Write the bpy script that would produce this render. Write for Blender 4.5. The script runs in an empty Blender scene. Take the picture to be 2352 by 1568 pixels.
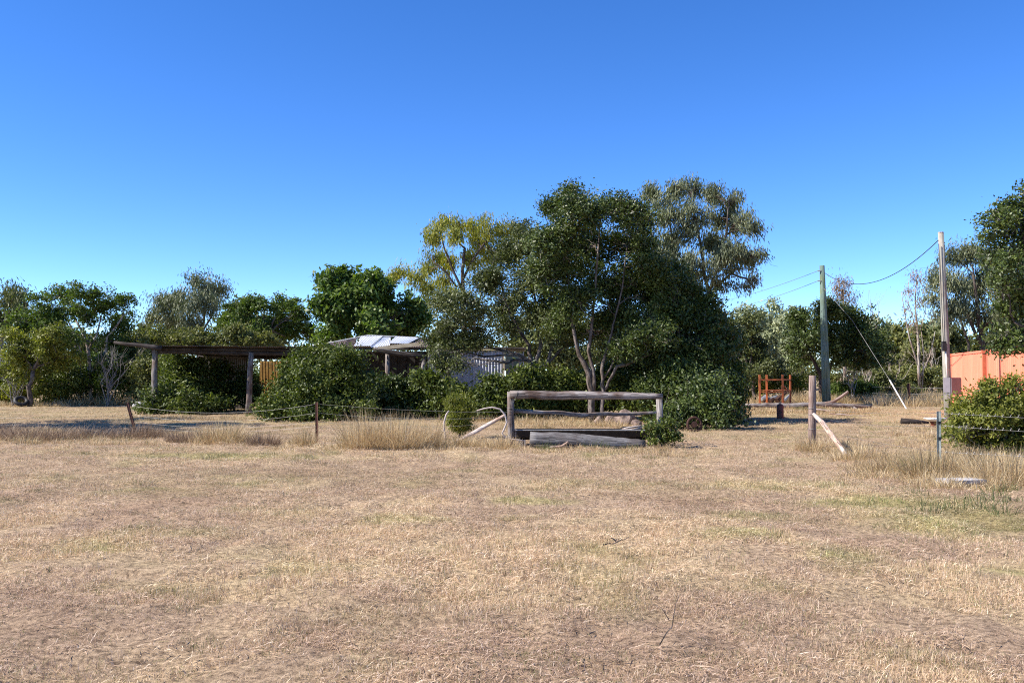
import bpy, math, random
import numpy as np
from mathutils import Vector

SC = bpy.context.scene
COL = SC.collection
R = math.radians
rs = np.random.RandomState(11)
random.seed(5)

# ------------------------------------------------------------------ camera
F = 2100.0            # focal length in units of a 2352 px wide picture
CX, CY, HOR = 1176.0, 784.0, 862.0
CAMH = 1.6
TILT = math.atan((HOR - CY) / F)
cam = bpy.data.cameras.new('camera')
cam.sensor_width = 36.0
cam.lens = 36.0 * F / 2352.0
cam.clip_start = 0.1
cam.clip_end = 3000
camo = bpy.data.objects.new('camera', cam)
COL.objects.link(camo)
camo.location = (0, 0, CAMH)
camo.rotation_euler = (math.pi / 2 + TILT, 0, 0)
SC.camera = camo

# ------------------------------------------------------------------ light
SUN_EL = R(42)
SD = Vector((-0.975, -0.22, 0)).normalized()          # horizontal direction towards the sun
world = bpy.data.worlds.new('World')
SC.world = world
world.use_nodes = True
wn = world.node_tree
bg = wn.nodes['Background']
sky = wn.nodes.new('ShaderNodeTexSky')
sky.sky_type = 'NISHITA'
sky.sun_disc = False
sky.sun_elevation = SUN_EL
sky.sun_rotation = math.atan2(SD.x, SD.y)
sky.air_density = 0.55
sky.dust_density = 0.0
sky.ozone_density = 2.8
sky.altitude = 0
hs = wn.nodes.new('ShaderNodeHueSaturation')
hs.inputs['Saturation'].default_value = 1.26
hs.inputs['Hue'].default_value = 0.509
wn.links.new(sky.outputs[0], hs.inputs['Color'])
wn.links.new(hs.outputs[0], bg.inputs['Color'])
bg.inputs['Strength'].default_value = 0.15
sun = bpy.data.lights.new('sun', 'SUN')
sun.energy = 5.0
sun.angle = R(0.53)
sun.color = (1.0, 0.94, 0.86)
suno = bpy.data.objects.new('sun', sun)
COL.objects.link(suno)
sv = Vector((SD.x * math.cos(SUN_EL), SD.y * math.cos(SUN_EL), math.sin(SUN_EL)))
suno.rotation_euler = sv.to_track_quat('Z', 'Y').to_euler()
suno.location = (-20, -10, 30)
SC.view_settings.view_transform = 'Standard'
SC.view_settings.look = 'None'
SC.view_settings.exposure = 0.95
SC.view_settings.gamma = 1.0
SC.view_settings.use_curve_mapping = False
SC.cycles.use_denoising = False
SC.cycles.filter_width = 1.1
SC.cycles.max_bounces = 6
SC.cycles.transparent_max_bounces = 4
SC.cycles.sample_clamp_indirect = 4

# ------------------------------------------------------------------ helpers
def at(px, py, Y):
    """point at distance Y that the photograph shows at (px, py) of 2352 x 1568"""
    x = (px - CX) / F; u = -(py - CY) / F
    c, s = math.cos(TILT), math.sin(TILT)
    d = Vector((x, c - s * u, s + c * u))
    k = Y / d.y
    return Vector((d.x * k, Y, CAMH + d.z * k))

def gnd(px, py):
    Y = F * CAMH / (py - HOR)
    return at(px, py, Y)

def gy(py):
    return F * CAMH / (py - HOR)

def vnoise(x, y, seed=0):
    xi = np.floor(x).astype(np.int64); yi = np.floor(y).astype(np.int64)
    xf = x - xi; yf = y - yi
    xf = xf * xf * (3 - 2 * xf); yf = yf * yf * (3 - 2 * yf)
    def h(a, b):
        n = (a * 374761393 + b * 668265263 + seed * 974711) & 0x7fffffff
        n = ((n ^ (n >> 13)) * 1274126177) & 0x7fffffff
        return ((n ^ (n >> 16)) & 0xffff) / 65535.0
    return (h(xi, yi) * (1 - xf) + h(xi + 1, yi) * xf) * (1 - yf) + (h(xi, yi + 1) * (1 - xf) + h(xi + 1, yi + 1) * xf) * yf

def fbm(x, y, seed=0, o=4):
    s = 0; a = 0.5; t = 0
    for i in range(o):
        s = s + a * vnoise(x * 2 ** i, y * 2 ** i, seed + i); t += a; a *= 0.55
    return s / t

def gz(x, y):
    x = np.asarray(x, float); y = np.asarray(y, float)
    fade = np.clip((60 - y) / 30, 0, 1)
    return fade * ((fbm(x * 0.9, y * 0.9, 3, 3) - 0.5) * 0.09 + (fbm(x * 3.3, y * 3.3, 9, 3) - 0.5) * 0.10 - 0.05 * np.clip((fbm(x * 1.9 + 7, y * 2.6, 15, 2) - 0.68) * 6, 0, 1))

def link(o, parent=None):
    COL.objects.link(o)
    if parent is not None:
        o.parent = parent
    return o

def tag(o, label=None, cat=None, group=None, kind=None):
    if label: o['label'] = label
    if cat: o['category'] = cat
    if group: o['group'] = group
    if kind: o['kind'] = kind
    return o

def thing(name, label, cat, loc, group=None):
    o = bpy.data.objects.new(name, None)
    o.location = loc
    o.empty_display_size = 0.3
    link(o)
    return tag(o, label, cat, group)

def np_mesh(name, verts, groups, tints=None, uvs=None, smooth=False):
    """groups: list of (n,k) index arrays; tints: per-face list aligned with the groups"""
    me = bpy.data.meshes.new(name)
    verts = np.asarray(verts, np.float32)
    me.vertices.add(len(verts))
    me.vertices.foreach_set('co', verts.ravel())
    groups = [np.asarray(g, np.int32) for g in groups if len(g)]
    loops = np.concatenate([g.ravel() for g in groups]) if groups else np.zeros(0, np.int32)
    starts = []; o = 0
    for g in groups:
        starts.append(o + np.arange(len(g)) * g.shape[1]); o += g.size
    me.loops.add(len(loops))
    me.loops.foreach_set('vertex_index', loops)
    if groups:
        st = np.concatenate(starts).astype(np.int32)
        me.polygons.add(len(st))
        me.polygons.foreach_set('loop_start', st)
        if smooth:
            me.polygons.foreach_set('use_smooth', np.ones(len(st), bool))
    me.update(calc_edges=True)
    if tints is not None:
        a = me.attributes.new('tint', 'FLOAT', 'FACE')
        a.data.foreach_set('value', np.asarray(tints, np.float32))
    return me

class MB:
    def __init__(s):
        s.v = []; s.f = []; s.uv = []
    def face(s, idx, uv):
        s.f.append(tuple(idx)); s.uv.append(uv)
    def tube(s, pts, rad, sides=8, caps=True, rough=0.0, rr=random, u_off=0.0):
        pts = [Vector(p) for p in pts]
        n = len(pts)
        if not hasattr(rad, '__len__'): rad = [rad] * n
        t0 = (pts[1] - pts[0]).normalized()
        up = Vector((0, 0, 1)) if abs(t0.z) < 0.9 else Vector((0, 1, 0))
        a = t0.cross(up).normalized()
        base = len(s.v); L = 0; Ls = []
        prof = [1 + rr.uniform(-rough, rough) for _ in range(sides)]
        for i, p in enumerate(pts):
            if i > 0: L += (p - pts[i - 1]).length
            Ls.append(L)
            t = (pts[min(i + 1, n - 1)] - pts[max(i - 1, 0)]).normalized()
            a = (a - t * a.dot(t)).normalized(); b = t.cross(a)
            for k in range(sides):
                th = 2 * math.pi * k / sides
                r = rad[i] * prof[k] * (1 + rr.uniform(-rough, rough) * 0.5)
                s.v.append(p + a * (math.cos(th) * r) + b * (math.sin(th) * r))
        for i in range(n - 1):
            cu = 2 * math.pi * max(rad[i], 0.02)
            for k in range(sides):
                k2 = (k + 1) % sides
                s.face((base + i * sides + k, base + i * sides + k2, base + (i + 1) * sides + k2, base + (i + 1) * sides + k),
                       ((u_off + cu * k / sides, Ls[i]), (u_off + cu * (k + 1) / sides, Ls[i]), (u_off + cu * (k + 1) / sides, Ls[i + 1]), (u_off + cu * k / sides, Ls[i + 1])))
        if caps:
            for i, rev in ((0, True), (n - 1, False)):
                idx = [base + i * sides + k for k in range(sides)]
                if rev: idx = idx[::-1]
                s.face(idx, [(0.05 * math.cos(2 * math.pi * k / sides), 0.05 * math.sin(2 * math.pi * k / sides)) for k in range(sides)])
        return s
    def box(s, c, size, rz=0.0, axes=None):
        c = Vector(c)
        if axes is None:
            ax = Vector((math.cos(rz), math.sin(rz), 0)); ay = Vector((-math.sin(rz), math.cos(rz), 0)); az = Vector((0, 0, 1))
        else:
            ax, ay, az = axes
        h = [q / 2 for q in size]; b = len(s.v)
        for i in (-1, 1):
            for j in (-1, 1):
                for k in (-1, 1):
                    s.v.append(c + ax * (i * h[0]) + ay * (j * h[1]) + az * (k * h[2]))
        X, Yy, Z = size
        def q(idx, w, hgt):
            if w > hgt: uv = ((0, 0), (0, w), (hgt, w), (hgt, 0))
            else: uv = ((0, 0), (w, 0), (w, hgt), (0, hgt))
            s.face([b + i for i in idx], uv)
        q((0, 4, 5, 1), X, Z); q((6, 2, 3, 7), X, Z)
        q((2, 0, 1, 3), Yy, Z); q((4, 6, 7, 5), Yy, Z)
        q((1, 5, 7, 3), X, Yy); q((2, 6, 4, 0), X, Yy)
        return s
    def bar(s, p, q, w, h):
        """box beam from p to q"""
        p = Vector(p); q = Vector(q); d = q - p; t = d.normalized()
        up = Vector((0, 0, 1)) if abs(t.z) < 0.95 else Vector((0, 1, 0))
        a = t.cross(up).normalized(); b = a.cross(t)
        return s.box((p + q) / 2, (d.length, w, h), axes=(t, a, b))
    def build(s, name, mat, parent=None, smooth=False, loc=None):
        o0 = Vector(parent.location) if parent is not None else Vector(loc if loc is not None else (0, 0, 0))
        me = bpy.data.meshes.new(name)
        me.from_pydata([tuple(v - o0) for v in s.v], [], s.f)
        uvl = me.uv_layers.new(name='UVMap')
        flat = []
        for f in s.uv:
            for u in f: flat += [u[0], u[1]]
        uvl.data.foreach_set('uv', flat)
        if smooth:
            me.polygons.foreach_set('use_smooth', [True] * len(me.polygons))
        me.materials.append(mat)
        o = bpy.data.objects.new(name, me)
        if parent is None: o.location = o0
        return link(o, parent)

# ------------------------------------------------------------------ materials
def new_mat(name):
    m = bpy.data.materials.new(name); m.use_nodes = True
    nt = m.node_tree
    return m, nt, nt.nodes['Principled BSDF'], nt.nodes['Material Output']

def ramp(nt, fac, stops):
    r = nt.nodes.new('ShaderNodeValToRGB')
    e = r.color_ramp.elements
    while len(e) < len(stops): e.new(0.5)
    for i, (p, c) in enumerate(stops):
        e[i].position = p; e[i].color = (*c, 1)
    nt.links.new(fac, r.inputs['Fac'])
    return r.outputs['Color']

def noise(nt, vec, scale, detail=4, rough=0.6, dist=0.0):
    n = nt.nodes.new('ShaderNodeTexNoise')
    n.inputs['Scale'].default_value = scale
    n.inputs['Detail'].default_value = detail
    n.inputs['Roughness'].default_value = rough
    n.inputs['Distortion'].default_value = dist
    if vec is not None: nt.links.new(vec, n.inputs['Vector'])
    return n.outputs['Fac']

def mapping(nt, src, scale):
    m = nt.nodes.new('ShaderNodeMapping')
    m.inputs['Scale'].default_value = scale
    nt.links.new(src, m.inputs['Vector'])
    return m.outputs['Vector']

def mixc(nt, a, b, fac, mode='MIX'):
    m = nt.nodes.new('ShaderNodeMix'); m.data_type = 'RGBA'; m.blend_type = mode
    for s, v in ((m.inputs[0], fac), (m.inputs[6], a), (m.inputs[7], b)):
        if isinstance(v, (int, float)): s.default_value = v
        elif isinstance(v, tuple): s.default_value = (*v, 1)
        else: nt.links.new(v, s)
    return m.outputs[2]

def bump(nt, h, bsdf, strength=0.4, dist=0.02):
    b = nt.nodes.new('ShaderNodeBump')
    b.inputs['Strength'].default_value = strength
    b.inputs['Distance'].default_value = dist
    nt.links.new(h, b.inputs['Height'])
    nt.links.new(b.outputs['Normal'], bsdf.inputs['Normal'])

def wood_mat(name, dark, light, patch=None, grain=(38, 2.2, 1), bs=0.6):
    m, nt, b, out = new_mat(name)
    uv = nt.nodes.new('ShaderNodeUVMap').outputs[0]
    geo = nt.nodes.new('ShaderNodeNewGeometry').outputs['Position']
    g = noise(nt, mapping(nt, uv, grain), 1.0, 5, 0.65, 0.4)
    c = ramp(nt, g, [(0.36, dark), (0.5, tuple(d * .4 + l * .6 for d, l in zip(dark, light))), (0.62, light)])
    ck = noise(nt, mapping(nt, uv, (grain[0] * 1.3, grain[1] * 0.45, 1)), 1.0, 3, 0.5, 0.8)
    c = mixc(nt, c, tuple(d * .25 for d in dark), ramp(nt, ck, [(0.60, (0, 0, 0)), (0.66, (1, 1, 1))]))
    kn = noise(nt, mapping(nt, uv, (7, 4.5, 1)), 1.0, 2, 0.5)
    c = mixc(nt, c, tuple(d * .6 for d in dark), ramp(nt, kn, [(0.68, (0, 0, 0)), (0.74, (0.8, 0.8, 0.8))]))
    big = noise(nt, geo, 1.7, 3, 0.6)
    if patch:
        f = ramp(nt, big, [(0.45, (0, 0, 0)), (0.6, (1, 1, 1))])
        c = mixc(nt, c, patch, f, 'MULTIPLY')
    nt.links.new(c, b.inputs['Base Color'])
    b.inputs['Roughness'].default_value = 0.85
    b.inputs['Specular IOR Level'].default_value = 0.25
    bump(nt, g, b, bs, 0.02)
    return m

def simple_mat(name, a, b2, scale=3.0, rough=0.7, metal=0.0, bs=0.15, spec=0.4, streak=False):
    m, nt, b, out = new_mat(name)
    geo = nt.nodes.new('ShaderNodeNewGeometry').outputs['Position']
    v = mapping(nt, geo, (1, 1, 0.15)) if streak else geo
    n = noise(nt, v, scale, 6, 0.65)
    c = ramp(nt, n, [(0.35, a), (0.65, b2)])
    nt.links.new(c, b.inputs['Base Color'])
    b.inputs['Roughness'].default_value = rough
    b.inputs['Metallic'].default_value = metal
    b.inputs['Specular IOR Level'].default_value = spec
    bump(nt, n, b, bs, 0.01)
    return m

def leaf_mat(name, c0, c1, c2, rough=0.42, trans=0.22, spec=0.5):
    rough += 0.1; spec *= 0.6
    c0, c1, c2 = [(c[0] * g * 1.14, c[1] * g * 1.02, c[2] * g * 0.84) for c, g in ((c0, 0.82), (c1, 0.92), (c2, 1.0))]
    m, nt, b, out = new_mat(name)
    at_ = nt.nodes.new('ShaderNodeAttribute'); at_.attribute_name = 'tint'
    geo = nt.nodes.new('ShaderNodeNewGeometry').outputs['Position']
    c = ramp(nt, at_.outputs['Fac'], [(0.0, c0), (0.5, c1), (1.0, c2)])
    big = noise(nt, geo, 0.8, 3, 0.6)
    br = ramp(nt, big, [(0.3, (0.72, 0.74, 0.72)), (0.7, (1.25, 1.18, 1.05))])
    c = mixc(nt, c, br, 1.0, 'MULTIPLY')
    nt.links.new(c, b.inputs['Base Color'])
    b.inputs['Roughness'].default_value = rough
    b.inputs['Specular IOR Level'].default_value = spec
    tr = nt.nodes.new('ShaderNodeBsdfTranslucent')
    tc = mixc(nt, c, (1.5, 1.7, 0.6), 1.0, 'MULTIPLY')
    nt.links.new(tc, tr.inputs['Color'])
    mx = nt.nodes.new('ShaderNodeMixShader'); mx.inputs[0].default_value = trans
    nt.links.new(b.outputs[0], mx.inputs[1]); nt.links.new(tr.outputs[0], mx.inputs[2])
    nt.links.new(mx.outputs[0], out.inputs['Surface'])
    return m

M = {}
M['wood'] = wood_mat('weathered_wood', (0.075, 0.062, 0.054), (0.36, 0.325, 0.30), (0.60, 0.50, 0.45))
M['wood_rail'] = wood_mat('bark_streaked_rail', (0.05, 0.036, 0.03), (0.36, 0.315, 0.285), (0.5, 0.38, 0.32), grain=(30, 1.1, 1), bs=1.0)
M['wood_log'] = wood_mat('grey_split_log_wood', (0.045, 0.04, 0.038), (0.26, 0.245, 0.235), (0.65, 0.6, 0.58), grain=(46, 1.6, 1), bs=1.0)
M['wood_dark'] = wood_mat('old_wood_shade_dark', (0.018, 0.014, 0.012), (0.085, 0.068, 0.06), (0.6, 0.55, 0.5))  # old wood, darkened further for the shade under the shed roof
M['wood_red'] = wood_mat('reddish_wood', (0.11, 0.07, 0.055), (0.36, 0.27, 0.225), (0.7, 0.58, 0.5))
M['wood_pale'] = wood_mat('pale_debarked_wood', (0.26, 0.20, 0.17), (0.62, 0.52, 0.45), (0.85, 0.7, 0.6), grain=(14, 3.5, 1))
M['pole_green'] = wood_mat('treated_pole_green', (0.06, 0.10, 0.085), (0.17, 0.23, 0.19), (1.1, 1.0, 0.75), grain=(20, 0.9, 1), bs=0.25)
M['pole_grey'] = wood_mat('treated_pole_grey', (0.20, 0.20, 0.165), (0.42, 0.39, 0.33), (0.85, 0.78, 0.75), grain=(22, 1.2, 1), bs=0.25)
M['bark'] = wood_mat('bark_grey', (0.05, 0.04, 0.034), (0.22, 0.18, 0.155), (0.6, 0.55, 0.5), grain=(12, 5, 1))
M['bark_dark'] = wood_mat('bark_dark', (0.03, 0.024, 0.02), (0.12, 0.095, 0.08), (0.7, 0.6, 0.55), grain=(12, 5, 1))
M['bark_pale'] = wood_mat('bark_pale', (0.20, 0.16, 0.13), (0.50, 0.44, 0.38), (0.62, 0.52, 0.47), grain=(9, 3, 1))
M['twig_grey'] = wood_mat('dead_twig_grey', (0.13, 0.115, 0.10), (0.36, 0.32, 0.29), grain=(9, 3, 1))
M['rust'] = simple_mat('rusty_steel', (0.10, 0.028, 0.012), (0.30, 0.085, 0.03), 6, 0.85, 0.0)
M['rust_orange'] = simple_mat('orange_rust_paint', (0.33, 0.09, 0.03), (0.55, 0.16, 0.05), 5, 0.7)
M['rust_dark'] = simple_mat('dark_rust', (0.02, 0.011, 0.008), (0.09, 0.035, 0.02), 14, 0.85)
M['gas_red'] = simple_mat('rusted_gas_cylinder', (0.12, 0.035, 0.022), (0.26, 0.085, 0.055), 7, 0.7)
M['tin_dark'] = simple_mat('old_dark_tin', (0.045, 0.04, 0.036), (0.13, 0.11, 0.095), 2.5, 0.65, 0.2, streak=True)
M['tin_rusty'] = simple_mat('rusty_roof_tin', (0.05, 0.03, 0.022), (0.17, 0.12, 0.095), 2.5, 0.75, 0.1, streak=True)
M['tin_white'] = simple_mat('bright_zinc_sheet', (0.62, 0.63, 0.64), (0.84, 0.85, 0.86), 2.2, 0.5, 0.0)
M['wall_grey'] = simple_mat('pale_painted_tin_wall', (0.34, 0.36, 0.39), (0.47, 0.49, 0.52), 1.8, 0.6, 0.05, streak=True)
M['cream'] = simple_mat('cream_painted_timber', (0.42, 0.32, 0.19), (0.60, 0.49, 0.33), 4, 0.7)
M['cream_yellow'] = simple_mat('yellowed_cream_paint', (0.42, 0.34, 0.14), (0.62, 0.52, 0.26), 3, 0.7)
M['ochre'] = simple_mat('ochre_tin', (0.30, 0.15, 0.03), (0.52, 0.30, 0.075), 5, 0.7)
M['white'] = simple_mat('white_plastic', (0.55, 0.53, 0.48), (0.76, 0.74, 0.69), 6, 0.5)
M['window_frame'] = simple_mat('chalky_white_frame', (0.48, 0.48, 0.46), (0.62, 0.62, 0.60), 6, 0.6)
M['pipe_white'] = simple_mat('dusty_white_poly_pipe', (0.30, 0.23, 0.19), (0.52, 0.45, 0.40), 9, 0.5)
M['black'] = simple_mat('black_rubber', (0.008, 0.008, 0.008), (0.028, 0.026, 0.025), 8, 0.6)
M['galv'] = simple_mat('galvanised_steel', (0.22, 0.22, 0.22), (0.42, 0.42, 0.41), 12, 0.5, 0.4)
M['wire'] = simple_mat('fence_wire', (0.13, 0.12, 0.115), (0.25, 0.24, 0.23), 12, 0.5, 0.3)
M['cable'] = simple_mat('black_cable', (0.02, 0.022, 0.028), (0.04, 0.045, 0.05), 8, 0.6)
M['picket_rust'] = simple_mat('rusty_picket', (0.035, 0.016, 0.010), (0.13, 0.05, 0.03), 16, 0.8)
M['picket_grey'] = simple_mat('grey_picket', (0.10, 0.12, 0.11), (0.25, 0.27, 0.25), 10, 0.6, 0.2)
M['picket_black'] = simple_mat('trough_black_steel', (0.006, 0.005, 0.005), (0.03, 0.022, 0.018), 6, 0.7)
M['box_grey'] = simple_mat('grey_meter_box', (0.17, 0.15, 0.165), (0.225, 0.20, 0.22), 3, 0.55, 0.1)
M['concrete'] = simple_mat('weathered_slab', (0.30, 0.28, 0.27), (0.46, 0.44, 0.43), 4, 0.9)
M['rock'] = simple_mat('brown_rock', (0.14, 0.095, 0.075), (0.34, 0.25, 0.20), 5, 0.95, bs=0.8)
M['container'] = simple_mat('faded_orange_container', (0.72, 0.20, 0.115), (0.82, 0.25, 0.15), 1.3, 0.6, 0.0, bs=0.05, streak=True)
M['container_dark'] = simple_mat('orange_red_trim', (0.46, 0.10, 0.045), (0.62, 0.16, 0.075), 3, 0.6)
M['glass'] = simple_mat('dusty_dark_glass', (0.012, 0.016, 0.018), (0.03, 0.035, 0.035), 3, 0.12, 0.0, bs=0.0, spec=0.6)
M['shade_plank'] = simple_mat('shade_black_plank', (0.02, 0.016, 0.013), (0.045, 0.036, 0.03), 5, 0.9)  # near-black plank colour carries the shade of the verandah

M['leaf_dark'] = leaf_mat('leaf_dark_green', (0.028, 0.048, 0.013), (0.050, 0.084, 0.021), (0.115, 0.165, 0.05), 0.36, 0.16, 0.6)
M['leaf_mid'] = leaf_mat('leaf_mid_green', (0.045, 0.085, 0.018), (0.075, 0.13, 0.028), (0.12, 0.18, 0.04), 0.42, 0.25)
M['leaf_bright'] = leaf_mat('leaf_bright_green', (0.038, 0.082, 0.018), (0.070, 0.130, 0.028), (0.15, 0.22, 0.055), 0.38, 0.28)
M['leaf_hedge'] = leaf_mat('leaf_hedge', (0.036, 0.060, 0.014), (0.066, 0.102, 0.023), (0.15, 0.195, 0.052), 0.4, 0.22)
M['leaf_yellow'] = leaf_mat('leaf_yellow_green', (0.115, 0.15, 0.03), (0.20, 0.235, 0.04), (0.33, 0.32, 0.055), 0.45, 0.28)
M['leaf_lime'] = leaf_mat('leaf_lime', (0.085, 0.115, 0.022), (0.14, 0.175, 0.036), (0.25, 0.275, 0.075), 0.45, 0.3)
M['leaf_olive'] = leaf_mat('leaf_olive', (0.085, 0.11, 0.045), (0.13, 0.16, 0.065), (0.19, 0.215, 0.09), 0.5, 0.22)
M['leaf_euc'] = leaf_mat('leaf_eucalypt', (0.066, 0.095, 0.056), (0.115, 0.148, 0.095), (0.20, 0.235, 0.165), 0.42, 0.15, 0.55)
M['leaf_euc_green'] = leaf_mat('leaf_eucalypt_green', (0.06, 0.085, 0.035), (0.10, 0.13, 0.05), (0.15, 0.175, 0.075), 0.42, 0.18, 0.5)
M['leaf_haze'] = leaf_mat('leaf_far_haze', (0.18, 0.24, 0.19), (0.25, 0.32, 0.25), (0.33, 0.39, 0.30), 0.7, 0.1, 0.2)  # paleness of distant haze put into the leaf colour
M['leaf_twiggy'] = leaf_mat('leaf_dusty_green', (0.045, 0.065, 0.028), (0.075, 0.105, 0.042), (0.13, 0.16, 0.07), 0.4, 0.15, 0.55)
M['leaf_blush'] = leaf_mat('leaf_pinkish_gum', (0.16, 0.12, 0.09), (0.22, 0.17, 0.13), (0.30, 0.24, 0.18), 0.5, 0.15)

def grass_mat(name, stops, rough=0.6, instanced=False, trans=0.32):
    m, nt, b, out = new_mat(name)
    a = nt.nodes.new('ShaderNodeAttribute'); a.attribute_name = 'tint'
    c = ramp(nt, a.outputs['Fac'], stops)
    if instanced:
        t = nt.nodes.new('ShaderNodeAttribute'); t.attribute_type = 'INSTANCER'; t.attribute_name = 'tone'
        g = nt.nodes.new('ShaderNodeAttribute'); g.attribute_type = 'INSTANCER'; g.attribute_name = 'green'
        tone = ramp(nt, t.outputs['Fac'], [(0.0, (0.90, 0.77, 0.73)), (0.5, (1.06, 0.955, 0.93)), (1.0, (1.33, 1.24, 1.12))])
        c = mixc(nt, c, tone, 1.0, 'MULTIPLY')
        gg = mixc(nt, c, (0.72, 0.93, 0.50), 1.0, 'MULTIPLY')
        c = mixc(nt, c, gg, g.outputs['Fac'])
    nt.links.new(c, b.inputs['Base Color'])
    b.inputs['Roughness'].default_value = rough
    b.inputs['Specular IOR Level'].default_value = 0.35
    tr = nt.nodes.new('ShaderNodeBsdfTranslucent'); nt.links.new(c, tr.inputs['Color'])
    mx = nt.nodes.new('ShaderNodeMixShader'); mx.inputs[0].default_value = trans
    nt.links.new(b.outputs[0], mx.inputs[1]); nt.links.new(tr.outputs[0], mx.inputs[2])
    nt.links.new(mx.outputs[0], out.inputs['Surface'])
    return m
M['field_grass'] = grass_mat('mown_dry_grass', [(0.0, (0.15, 0.17, 0.065)), (0.16, (0.28, 0.27, 0.13)), (0.3, (0.30, 0.215, 0.14)), (0.6, (0.49, 0.375, 0.265)), (0.85, (0.65, 0.52, 0.385)), (1.0, (0.80, 0.70, 0.56))], 0.6, True)
M['dry_grass'] = grass_mat('tall_dry_grass', [(0.0, (0.18, 0.13, 0.055)), (0.15, (0.24, 0.23, 0.085)), (0.3, (0.40, 0.27, 0.14)), (0.65, (0.60, 0.45, 0.24)), (1.0, (0.82, 0.67, 0.42))])
M['brown_grass'] = grass_mat('dead_brown_grass', [(0.0, (0.12, 0.075, 0.045)), (0.4, (0.30, 0.20, 0.125)), (0.8, (0.46, 0.34, 0.22)), (1.0, (0.60, 0.48, 0.34))])
M['green_grass'] = grass_mat('half_green_grass', [(0.0, (0.10, 0.12, 0.035)), (0.4, (0.17, 0.19, 0.07)), (0.75, (0.33, 0.29, 0.14)), (1.0, (0.5, 0.42, 0.24))])

# ------------------------------------------------------------------ ground
def field(x, y):
    """tone (0 brown, 1 pale straw) and greenness of the paddock"""
    n = fbm(x * 0.22 + 5, y * 0.22 + 2, 21, 3)
    n2 = fbm(x * 0.9, y * 0.6, 31, 4)
    tone = 0.53 + (n - 0.5) * 0.9 + (n2 - 0.5) * 1.7
    def ell(cx, cy, rx, ry):
        return np.clip(1.25 - np.sqrt(((x - cx) / rx) ** 2 + ((y - cy) / ry) ** 2), 0, 1)
    for cx, cy, rx, ry, a in ((0.2, 8.4, 3.4, 1.6, .38), (-1.8, 7.2, 1.6, .7, .35), (3.5, 9.0, 3.0, 1.4, .25), (3.9, 7.2, 2.0, .8, .3), (-1.5, 13.5, 3, 1, .1), (-4.5, 14.0, 1.6, .5, .5), (-7.8, 12.5, 1.0, .5, .4), (-7, 17, 4, 1.2, .15),
                           (-2.6, 5.2, 3.0, .9, -.2), (2.6, 5.5, 3.0, .8, -.14), (-5, 8.0, 2.6, 2.4, -.12), (5, 30, 12, 4, .1)):
        tone = tone + a * ell(cx, cy, rx, ry)
    g = np.clip((fbm(x * 1.3 + 40, y * 1.3, 51, 3) - 0.56) * 3.0, 0, 1) * 0.55
    for px, py, rx, ry, a in ((470, 1045, 1.6, .7, 1.0), (620, 1050, 1.3, .5, .6), (1235, 1150, .55, .35, .9), (1690, 1225, .45, .3, .9), (1180, 1185, .3, .25, .6), (900, 1195, .5, .4, .5), (1750, 1180, .6, .5, .4), (2200, 1200, 1.3, .9, .75), (2100, 1155, 1.4, .8, .6), (2330, 1190, .8, .8, .6), (2330, 1310, .3, .2, .9),
                              (1930, 1275, .4, .3, .4), (1480, 1120, 2, 1, .2), (1850, 1115, 1.5, .6, .3), (600, 1100, 5, 2, .15), (1700, 1000, 4, 1.6, .2)):
        c = gnd(px, py)
        g = g + a * ell(c.x, c.y, rx, ry) * (0.5 + n2)
    g = g + np.clip((y - 22) / 12, 0, 1) * 0.22 * (n2 * 1.6)
    k = np.clip((y - 9) / 8, 0, 1)
    tone = tone * (1 - k) + (0.5 + (tone - 0.5) * 0.5) * k
    g = g + k * 0.10 + 0.07
    return np.clip(tone, 0, 1), np.clip(g * 0.72, 0, 0.62)

def axis(segs):
    out = []
    for a, b, st in segs:
        out += list(np.arange(a, b, st))
    out.append(segs[-1][1])
    return np.array(out)
gxs = axis([(-400, -60, 40), (-60, -26, 2.0), (-26, 26, 0.16), (26, 60, 2.0), (60, 400, 40)])
gys = axis([(-30, 3, 3.0), (3, 16, 0.12), (16, 30, 0.25), (30, 70, 0.8), (70, 120, 6), (120, 900, 60)])
gX, gY = np.meshgrid(gxs, gys)
vx = gX.ravel(); vy = gY.ravel()
verts = np.stack([vx, vy, gz(vx, vy)], 1)
nx, ny = len(gxs), len(gys)
i0 = (np.arange(ny - 1)[:, None] * nx + np.arange(nx - 1)[None, :]).ravel()
me = np_mesh('ground', verts, [np.stack([i0, i0 + 1, i0 + nx + 1, i0 + nx], 1)], smooth=True)
tn, gr = field(vx, vy)
for nm, arr in (('tone', tn), ('green', gr)):
    a = me.attributes.new(nm, 'FLOAT', 'POINT'); a.data.foreach_set('value', arr.astype(np.float32))
m, nt, b, out = new_mat('paddock_soil_and_thatch')
geo = nt.nodes.new('ShaderNodeNewGeometry').outputs['Position']
fine = noise(nt, geo, 19, 8, 0.8)
mid = noise(nt, mapping(nt, geo, (1, 0.6, 1)), 4, 6, 0.7)
c = ramp(nt, fine, [(0.36, (0.09, 0.068, 0.05)), (0.48, (0.33, 0.265, 0.19)), (0.62, (0.55, 0.455, 0.335))])
c = mixc(nt, c, ramp(nt, mid, [(0.3, (0.75, 0.7, 0.68)), (0.7, (1.2, 1.15, 1.05))]), 1.0, 'MULTIPLY')
ta = nt.nodes.new('ShaderNodeAttribute'); ta.attribute_name = 'tone'
ga = nt.nodes.new('ShaderNodeAttribute'); ga.attribute_name = 'green'
c = mixc(nt, c, ramp(nt, ta.outputs['Fac'], [(0.0, (0.90, 0.77, 0.73)), (0.5, (1.04, 0.94, 0.91)), (1.0, (1.25, 1.17, 1.04))]), 1.0, 'MULTIPLY')
gcol = mixc(nt, c, (0.72, 0.92, 0.5), 1.0, 'MULTIPLY')
c = mixc(nt, c, gcol, ga.outputs['Fac'])
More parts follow.
